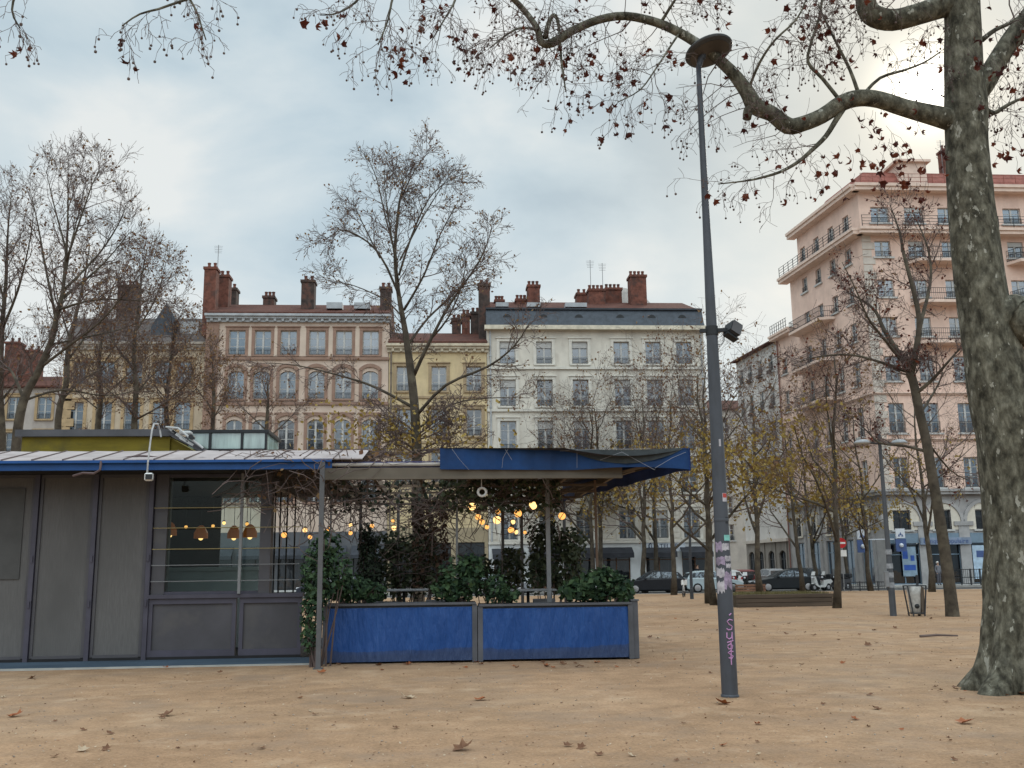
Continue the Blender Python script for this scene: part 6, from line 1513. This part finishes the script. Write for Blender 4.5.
# ------------------------------------------------------------------ vehicles
def car(label, px, Y, col, L=4.3, Hh=1.47, hatch=True, rz=0, spec=.5, group='cars parked along the kerb', name='parked_car', wag=False):
    q = at(px,585,Y); o = thing(name, label, 'car', (q.x,Y,-.06), rz, group); m = pmat('car paint '+label[:18], col, .35, .08, 2, spec=spec*.6); s = L/4.3; W = .86
    # body side profile (x along the car, front at -x)
    low = [(-2.15,.42),(-2.1,.30),(-1.8,.22),(1.85,.22),(2.1,.30),(2.15,.5),(2.13,.85),(2.02,.97),(1.2,.98),(-.75,.94),(-1.75,.80),(-2.08,.66)]
    roof = [(-.95,.93),(-.15,Hh-.08),(.3,Hh),(1.1,Hh-.02),(1.75 if hatch else 1.35,Hh-.14),(2.05 if hatch else 1.9,.97)]
    if wag: roof = [(-.95,.93),(-.15,Hh-.06),(.3,Hh),(1.5,Hh),(1.95,Hh-.1),(2.1,.97)]
    b = MB(); n = len(low); vs = []; fs = []
    secs = [(-W,.90),(-W*.97,1.0),(W*.97,1.0),(W,.90)]
    for y,k in secs:
        for (x,z) in low: vs.append((x*s*(1 if abs(y)<W else .985), y, .6+(z-.6)*(1 if abs(y)<W else .9)))
    for i in range(3):
        for j in range(n): fs.append((i*n+j, i*n+(j+1)%n, (i+1)*n+(j+1)%n, (i+1)*n+j))
    fs += [tuple(range(n)), tuple(range(4*n-1,3*n-1,-1))]
    b.add(vs, fs)
    ti = .62; m2 = len(roof); vs = []
    for y,f in ((-1,0),(1,0)):
        for (x,z) in roof: t = (z-.95)/(Hh-.95); vs.append((x*s, y*(W*.95*(1-t)+ti*t), z))
    fs = [(j, j+1, m2+j+1, m2+j) for j in range(m2-1)] + [tuple(range(m2)), tuple(range(2*m2-1,m2-1,-1))]
    b.add(vs, fs); b.build('body', m, o)
    gl = glassmat('car glass', (.03,.035,.04), .16, .3) if 'carglass' not in M else M['carglass']; M['carglass'] = gl
    def gp(pts, yside):
        g = MB(); vs = []
        for (x,z) in pts: t = (z-.95)/(Hh-.95); vs.append((x*s, yside*((W*.95*(1-t)+ti*t)+.006), z))
        g.add(vs, [tuple(range(len(pts)))]); g.build('side_window', gl, o)
    xr = roof[-2][0]; zt = Hh-.10
    for sd in (-1,1):
        gp([(-.62,1.0),(-.05,zt),(.45,zt+.02),(.45,1.0)], sd); gp([(.53,1.0),(.53,zt+.02),(1.1,zt),(xr-.12,zt-.06),(xr-.02,1.0)], sd)
    for nm,(x0,z0),(x1,z1) in (('windscreen',roof[0],roof[1]),('rear_window',roof[-1],roof[-2])):
        g = MB(); vs = []
        for f,sd in ((.12,-1),(.12,1),(.92,1),(.92,-1)):
            x = x0+(x1-x0)*f; z = z0+(z1-z0)*f; t = (z-.95)/(Hh-.95); off = .008*(-1 if nm == 'windscreen' else 1)
            vs.append((x*s+off, sd*(W*.95*(1-t)+ti*t-.07), z+.008))
        g.add(vs, [(0,1,2,3)]); g.build(nm, gl, o)
    for x in (-1.32*s,1.32*s):
        for sd in (-1,1):
            w = MB(); w.lathe([(.24,-.1),(.315,-.09),(.325,0),(.315,.09),(.24,.1)], (x,sd*(W-.08),.325), 20, 'y'); wo = w.build('wheel', M['tyre'], o)
            r_ = MB(); r_.lathe([(.05,-.108),(.20,-.104),(.225,-.095),(.225,.095),(.20,.104),(.05,.108)], (x,sd*(W-.08),.325), 14, 'y'); r_.build('rim', M['chrome'], wo)
    hl = pmat('headlight', (.6,.6,.62), .2) if 'hl' not in M else M['hl']; M['hl'] = hl; tl = pmat('tail light', (.35,.015,.015), .3) if 'tl' not in M else M['tl']; M['tl'] = tl
    for sd in (-1,1):
        h = MB(); h.cbox((-2.03*s,sd*.62,.66), .2, .36, .13, .03); h.build('headlight', hl, o); h = MB(); h.cbox((2.08*s,sd*.68,.8), .12, .24, .2, .03); h.build('tail_light', tl, o)
        h = MB(); h.cbox((-.62*s,sd*(W+.08),.98), .12, .2, .13, .03); h.build('mirror', m, o)
    p = MB(); p.cbox((2.14*s,0,.55), .03, .52, .11); p.build('number_plate', M['white_paint'], o)
    bp = MB(); bp.box(-2.12*s,2.12*s,-W*.9,W*.9,.16,.3); bp.build('underbody', M['tyre'], o)
    return o
car('black hatchback with pale rear glare parked behind the leaning tree pair', 652, 67.5, (.012,.013,.017), 4.2, 1.5, True, 0)
car('pale blue grey small car parked left of the tall lamp post', 712, 67.6, (.42,.50,.53), 3.9, 1.46, True, PI)
car('black saloon car parked behind the timber planter', 784, 67.5, (.014,.018,.022), 4.45, 1.47, False, 0)
car('white car half hidden by the tall lamp post', 724, 79.5, (.60,.60,.60), 4.2, 1.46, True, -1.45)
car('silver car seen over the roof of the black saloon', 770, 83, (.34,.35,.37), 4.3, 1.5, True, -1.5)
car('dark grey estate car behind the black saloon in the side street', 795, 78, (.05,.055,.06), 4.4, 1.55, True, -1.1, wag=True)
car('dark red car in the side street behind the parked white car', 741, 86, (.20,.03,.03), 4.1, 1.45, True, -1.5)
car('dark car parked in front of the pink house, glimpsed through the terrace', 330, 67.6, (.03,.035,.05), 4.2, 1.48, True, 0)
car('grey car parked in front of the white house, glimpsed through the terrace', 500, 67.6, (.22,.23,.25), 4.2, 1.48, True, PI)
def scooter(label, px, Y, rz, col, screen=True):
    q = at(px,585,Y); o = thing('scooter', label, 'scooter', (q.x,Y,-.06), rz, 'scooters parked before the arcade'); m = pmat('scooter paint '+label[:12], col, .35, .1, 3)
    for x in (-.65,.65):
        w = MB(); w.lathe([(.12,-.055),(.25,-.05),(.265,0),(.25,.05),(.12,.055)], (x,0,.265), 18, 'y'); wo = w.build('wheel', M['tyre'], o); r_ = MB(); r_.lathe([(.03,-.06),(.13,-.057),(.13,.057),(.03,.06)], (x,0,.265), 12, 'y'); r_.build('rim', M['chrome'], wo)
    b = MB(); b.prism([(.95,.62),(.8,.78),(.15,.74),(.05,.40),(-.32,.36),(-.42,.45),(-.62,1.0),(-.72,1.0),(-.70,.55),(-.62,.42),(-.35,.26),(.25,.26),(.45,.5),(.8,.52)], 'y', -.17, .17); b.build('body', m, o)
    s = MB(); s.cbox((.42,0,.81), .72, .28, .11, .04); s.build('seat', M['tyre'], o)
    h = MB(); h.tube([(-.60,-.34,1.05),(-.66,-.1,1.02),(-.66,.1,1.02),(-.60,.34,1.05)], .018, 6); h.tube([(-.65,0,.265),(-.66,0,1.02)], .03, 6); h.build('handlebar', M['iron'], o)
    f = MB(); f.cbox((-.66,0,.5), .36, .14, .08, .03); f.build('mudguard', m, o); l = MB(); l.ball((-.76,0,.9), .085, 8); l.build('headlight', M['hl'], o)
    if screen: w = MB(); w.quad((-.70,-.18,1.05),(-.70,.18,1.05),(-.60,.15,1.3),(-.60,-.15,1.3)); w.quad((-.69,-.18,1.5),(-.57,.18,1.5),(-.69,.22,1.05),(-.69,-.22,1.05)) if False else None; w.build('windscreen', M['white_paint'], o)
    t = MB(); t.cbox((.86,0,.98), .32, .36, .3, .05); t.build('top_box', M['iron'], o)
scooter('white fronted scooter with windscreen parked beside the dark slender tree', 821, 66.8, .45, (.55,.55,.54)); scooter('dark scooter parked right of the white fronted scooter', 832, 67.6, .3, (.03,.03,.033)); scooter('small dark scooter parked under the no-entry sign', 841, 68.4, .5, (.05,.05,.055), False)
scooter('red scooter parked in the side street behind the tall lamp post', 735, 73, 1.2, (.30,.03,.03)); scooter('black scooter parked left of the thick tree trunk', 748, 72, 1.0, (.03,.03,.03))
def bicycle():
    b = gnd(684,597); b.z = 0; o = thing('bicycle', 'white bicycle standing on the sand beside the straight slim tree', 'bicycle', b, 1.25); m = M['white_paint']
    for x in (-.52,.52):
        w = MB(); n = 24
        for i in range(n): a = 2*PI*i/n; c_ = 2*PI*(i+1)/n; w.tube([(x+.33*math.cos(a),0,.34+.33*math.sin(a)),(x+.33*math.cos(c_),0,.34+.33*math.sin(c_))], .022, 5, False)
        wo = w.build('wheel', M['tyre'], o); s = MB()
        for i in range(12): a = 2*PI*i/12; s.tube([(x,0,.34),(x+.32*math.cos(a),0,.34+.32*math.sin(a))], .004, 3, False)
        s.build('spokes', M['chrome'], wo)
    f = MB()
    for a,c in (((-.52,.34),(-.38,.95)),((-.40,.85),(.05,.34)),((-.39,.9),(.15,.82)),((.05,.34),(.18,.95)),((.05,.34),(.52,.34)),((.52,.34),(.16,.8))): f.tube([(a[0],0,a[1]),(c[0],0,c[1])], .022, 6)
    f.build('frame', m, o); h = MB(); h.tube([(-.30,-.28,1.05),(-.38,-.1,1.03),(-.38,.1,1.03),(-.30,.28,1.05)], .016, 6); h.build('handlebar', M['iron'], o); s = MB(); s.cbox((.2,0,.97), .26, .14, .07, .03); s.build('saddle', M['tyre'], o)
    k = MB(); k.cbox((.5,0,.78), .4, .3, .28, .02); k.build('basket', m, o)
bicycle()
def railing(lab, pxa, pxb, Y, h, n, m):
    a = X(pxa,Y,580); b = X(pxb,Y,580); o = thing('railing', lab, 'railing', (a,Y,0.07 if Y > 71.6 else 0)); w = b-a
    r = MB()
    for z in (h, h*.5, .12): r.box(0, w, -.02, .02, z-.025, z+.025)
    r.build('rail', m, o); p = MB()
    for i in range(n+1): 
        p = MB(); x = w*i/n; p.box(x-.03, x+.03, -.031, .031, 0, h+.05); p.build('post', m, o)
    f = MB(); k = int(w/.14)
    for i in range(k): x = (i+.5)*w/k; f.box(x-.01,x+.01,-.012,.012,.1,h)
    f.build('bars', m, o)
railing('tall black railing before the bank shop front beside the big trunk', 952, 990, 72.6, 1.15, 4, M['iron'])
railing('low thin grey railing at the kerb right of the no-entry sign', 841, 887, 63.6, .55, 5, M['dark_metal'])
def litter_box():
    a = at(734,585,66.5); o = thing('plank_crate', 'reddish brown plank crate beside the kerb left of the black saloon', 'crate', (a.x,66.2,-.06)); w = X(764,66.5,585)-a.x
    for k in range(3): b = MB(); b.cbox((w/2,0,.12+.17*k), w, .05, .14, .01); b.build('plank', pmat('red brown plank', (.24,.12,.075), .8, .25, 2), o)
    for x in (.05,w/2,w-.05): b = MB(); b.cbox((x,.06,.28), .07, .06, .56); b.build('post', M['brick_dark'], o)
litter_box()
# ------------------------------------------------------------------ people far off
def person(label, px, py, Y, z0, top, trousers, hair, rz=0, armbend=.2, hgt=1.72):
    q = at(px,py,Y); o = thing('person', label, 'person', (q.x,Y,z0), rz); k = hgt/1.72
    V = [(0,0,.95),(0,0,1.12),(0,0,1.38),(0,-.01,1.49),(0,-.02,1.60),(0,-.02,1.70),
         (.09,0,.90),(.10,-.01,.50),(.10,.02,.09),(.11,-.12,.04),(-.09,0,.90),(-.10,-.03,.50),(-.10,.03,.09),(-.11,-.11,.04),
         (.18,0,1.41),(.24,.02,1.14),(.22,-.10*armbend*5,.92),(.21,-.12*armbend*5,.83),(-.18,0,1.41),(-.24,.02,1.14),(-.22,-.10*armbend*5,.92),(-.21,-.12*armbend*5,.83)]
    E = [(0,1),(1,2),(2,3),(3,4),(4,5),(0,6),(6,7),(7,8),(8,9),(0,10),(10,11),(11,12),(12,13),(2,14),(14,15),(15,16),(16,17),(2,18),(18,19),(19,20),(20,21)]
    Rr = [.15,.14,.155,.055,.09,.075,.10,.065,.045,.04,.10,.065,.045,.04,.065,.048,.036,.03,.065,.048,.036,.03]
    me = bpy.data.meshes.new('body'); me.from_pydata([(x*k,y*k,z*k) for x,y,z in V], E, []); t = bpy.data.objects.new('tmp', me); COL.objects.link(t)
    sk = t.modifiers.new('s','SKIN'); lay = me.skin_vertices[0].data
    for i,r in enumerate(Rr): lay[i].radius = (r*k*(1.15 if i in (0,1,2) else 1), r*k*(.78 if i in (0,1,2) else 1)); lay[i].use_root = (i == 0)
    t.modifiers.new('u','SUBSURF').levels = 2
    dg = bpy.context.evaluated_depsgraph_get(); m2 = bpy.data.meshes.new_from_object(t.evaluated_get(dg)); COL.objects.unlink(t); bpy.data.objects.remove(t)
    m2.materials.clear()
    for m in (pmat('skin '+label[:8], (.42,.26,.19), .6), pmat('top '+label[:8], top, .85), pmat('trousers '+label[:8], trousers, .85), pmat('shoes '+label[:8], (.03,.03,.03), .6)): m2.materials.append(m)
    for p in m2.polygons:
        c = p.center; z = c.z/k; p.use_smooth = True
        p.material_index = 3 if z < .1 else (2 if z < .96 and abs(c.x) < .19*k else (0 if z > 1.47 or (z < .90 and abs(c.x) >= .17*k) else 1))
    m2.name = 'body'; link('body', m2, o)
    h = MB(); h.smooth = True; h.ball((0,.012*k,1.665*k), .105*k, 12, 1.0); h.v = [(x,y,max(z,1.60*k)) if y > -.06*k else (x,y,max(z,1.70*k)) for x,y,z in h.v]; h.build('hair', pmat('hair '+label[:8], hair, .8), o)
    f = MB()
    for sx in (-1,1): f.ball((sx*.032*k,-.108*k,1.625*k), .010*k, 6)
    f.prism([(-.012,1.615),(.012,1.615),(0,1.575)], 'y', -.125, -.10); f.build('face', pmat('face marks', (.12,.06,.05), .6), o)
person('white haired person in a grey jacket standing by the bank door behind the litter bin', 939.5, 586, 72.9, .07, (.16,.16,.18), (.10,.10,.12), (.60,.58,.55), .3)
person('person in dark clothes standing before the pale shop front beside the thin dark pole', 698, 584, 73.2, .07, (.012,.012,.015), (.015,.015,.02), (.02,.015,.012), .4)
# ------------------------------------------------------------------ dead leaves, twigs and litter on the sand
def ground_leaves():
    fm = [leafmat('dead leaf orange', (.20,.06,.02),(.27,.085,.03),(.33,.12,.045), 6, .1), leafmat('dead leaf brown', (.10,.045,.025),(.15,.07,.035),(.21,.105,.055), 6, .1), leafmat('dead leaf pale', (.34,.25,.17),(.42,.32,.22),(.48,.38,.28), 6, .1)]
    rng = random.Random(55)
    def zg(x,y): return .018*noise.noise(Vector((x*.35,y*.35,0)))
    def one(px, py, size, mi, label, group=None, z=0, up=.9):
        g = gnd(px,py,z); mb = MB(); leaf(mb, Vector((0,0,size*.06)), size, rng, True, Vector((rng.gauss(0,.16),rng.gauss(0,.16)-.06,up)).normalized(), .38)
        o = mb.build('fallen_leaf', fm[mi], None, (g.x, g.y, z+(zg(g.x,g.y) if z == 0 else 0)+.004)); tag(o, label, 'leaf', group)
    G = 'dead leaves scattered on the sand'
    one(722,704,.21,0,'large orange brown leaf lying just right of the tall lamp post foot',G); one(966,723,.20,0,'bright orange leaf lying on the sand left of the big trunk, lower right',G)
    one(481,700,.19,0,'curled orange brown leaf standing on the sand before the blue planters',G); one(322,673,.17,0,'orange leaf lying near the foot of the front left terrace post',G)
    one(167,716,.20,1,'dark brown leaf lying on the sand before the deck',G); one(15,717,.18,0,'reddish brown leaf lying at the far left of the sand',G); one(83,752,.13,2,'pale tan leaf lying at the bottom left of the sand',G); one(462,750,.22,1,'brown leaf with pale edge at the bottom of the view',G); one(407,698,.20,2,'pale leaf on the sand before the left blue planter box',G)
    one(868,646,.2,1,'reddish leaf lying on the open sand right of the tall lamp post',G); one(33,678,.16,1,'dark leaf lying on the sand by the left end of the deck',G); one(876,709,.13,1,'small dark leaf lying left of the bright orange leaf',G); one(658,639,.16,2,'pale pink scrap of leaf right of the planter corner',G)
    for i in range(80):
        py = 592+ (764-592)*rng.random()**1.15; px = rng.uniform(0,1024) if py > 668 else rng.uniform(642,985)
        g = gnd(px,py)
        if (g.x-at(1022,560,12.9).x)**2+(g.y-12.9)**2 < 1.2: continue
        mi = rng.choice((0,1,1,1,2)); sz = rng.uniform(.05,.11) if py > 640 else rng.uniform(.09,.17)
        one(px, py, sz, mi, ['small orange brown dead leaf lying loose on the sand','small dark brown dead leaf lying loose on the sand','small pale dry leaf lying loose on the sand'][mi], ['small orange leaves on the sand','small brown leaves on the sand','small pale leaves on the sand'][mi])
    for px,py,mi in ((20,663,0),(45,662,1),(118,661,0),(100,658,1),(166,668,0),(220,673,1),(255,656,0),(270,657,1),(280,656,1),(205,655,1),(60,657,1),(300,656,0)):
        one(px,py,rng.uniform(.09,.13),mi,'dead leaf lying on the blue grey deck boards','dead leaves on the deck', .03+.085*max(0,min(1,(668-py)/12)))
    for i in range(26):
        px = rng.uniform(326,640); one(px,rng.uniform(661,668),rng.uniform(.08,.14),rng.choice((0,1,1)),'dead leaf blown against the foot of the blue planter boxes','dead leaves along the blue planters')
    tb = at(1022,560,12.9)
    for i in range(34):
        a = rng.uniform(PI*.85,PI*1.75); d = rng.uniform(.62,1.25); mb = MB(); x = tb.x+d*math.cos(a); y = 12.9+d*math.sin(a); sz = rng.uniform(.05,.12); leaf(mb, Vector((0,0,.012)), sz, rng, True, Vector((rng.gauss(0,.25),rng.gauss(0,.25),1)).normalized(), .4)
        mi = rng.choice((0,1,1,2)); tag(mb.build('fallen_leaf', fm[mi], None, (x,y,zg(x,y)+.006)), 'dead leaf lying round the foot of the big mottled trunk', 'leaf', 'dead leaves round the big trunk')
    # crumbs of leaf and grit nobody could count
    mb = MB(); mb2 = MB()
    for i in range(9000):
        d = 7+ 46*rng.random()**1.6; a = rng.uniform(-.62,.62); x = d*math.sin(a+.07); y = d*math.cos(a+.07)
        if -9.5 < x < 2.6 and 17.2 < y < 25: continue
        s = rng.uniform(.008,.028)*(1+d/40); leaf(mb if rng.random() < .6 else mb2, Vector((x,y,zg(x,y)+.008)), s, rng, False, Vector((rng.gauss(0,.3),rng.gauss(0,.3),1)).normalized())
    tag(mb.build('leaf_litter', fm[1]), 'fine crumbs of dead leaf strewn over the sand', 'litter', None, 'stuff'); tag(mb2.build('pale_grit', fm[2]), 'pale grit and dry scraps strewn over the sand', 'grit', None, 'stuff')
    # a few stones and the dark stick
    a = gnd(920,637); s = MB(); p0 = gnd(920,637.5); p1 = gnd(958,637); s.tube([p0-a+Vector((0,0,.03)), (p0-a).lerp(p1-a,.5)+Vector((0,.05,.045)), p1-a+Vector((0,0,.03))], [.03,.028,.018], 6); tag(s.build('stick', M['twig'], None, a), 'dark fallen stick lying on the sand left of the big trunk', 'stick')
    k = MB(); rngx = random.Random(8)
    for i in range(900):
        x = rngx.uniform(-8,10); y = 7.5+rngx.random()**1.5*12
        if -9.5 < x < 2.6 and 17.0 < y: continue
        r = rngx.uniform(.004,.013); k.lathe([(r*.5,0),(r,r*.5),(r*.6,r)], (x,y,zg(x,y)), 5)
    tag(k.build('gravel', pmat('gravel', (.32,.26,.21), .9, .4, 3)), 'small pebbles scattered over the sand', 'gravel', None, 'stuff')
ground_leaves()
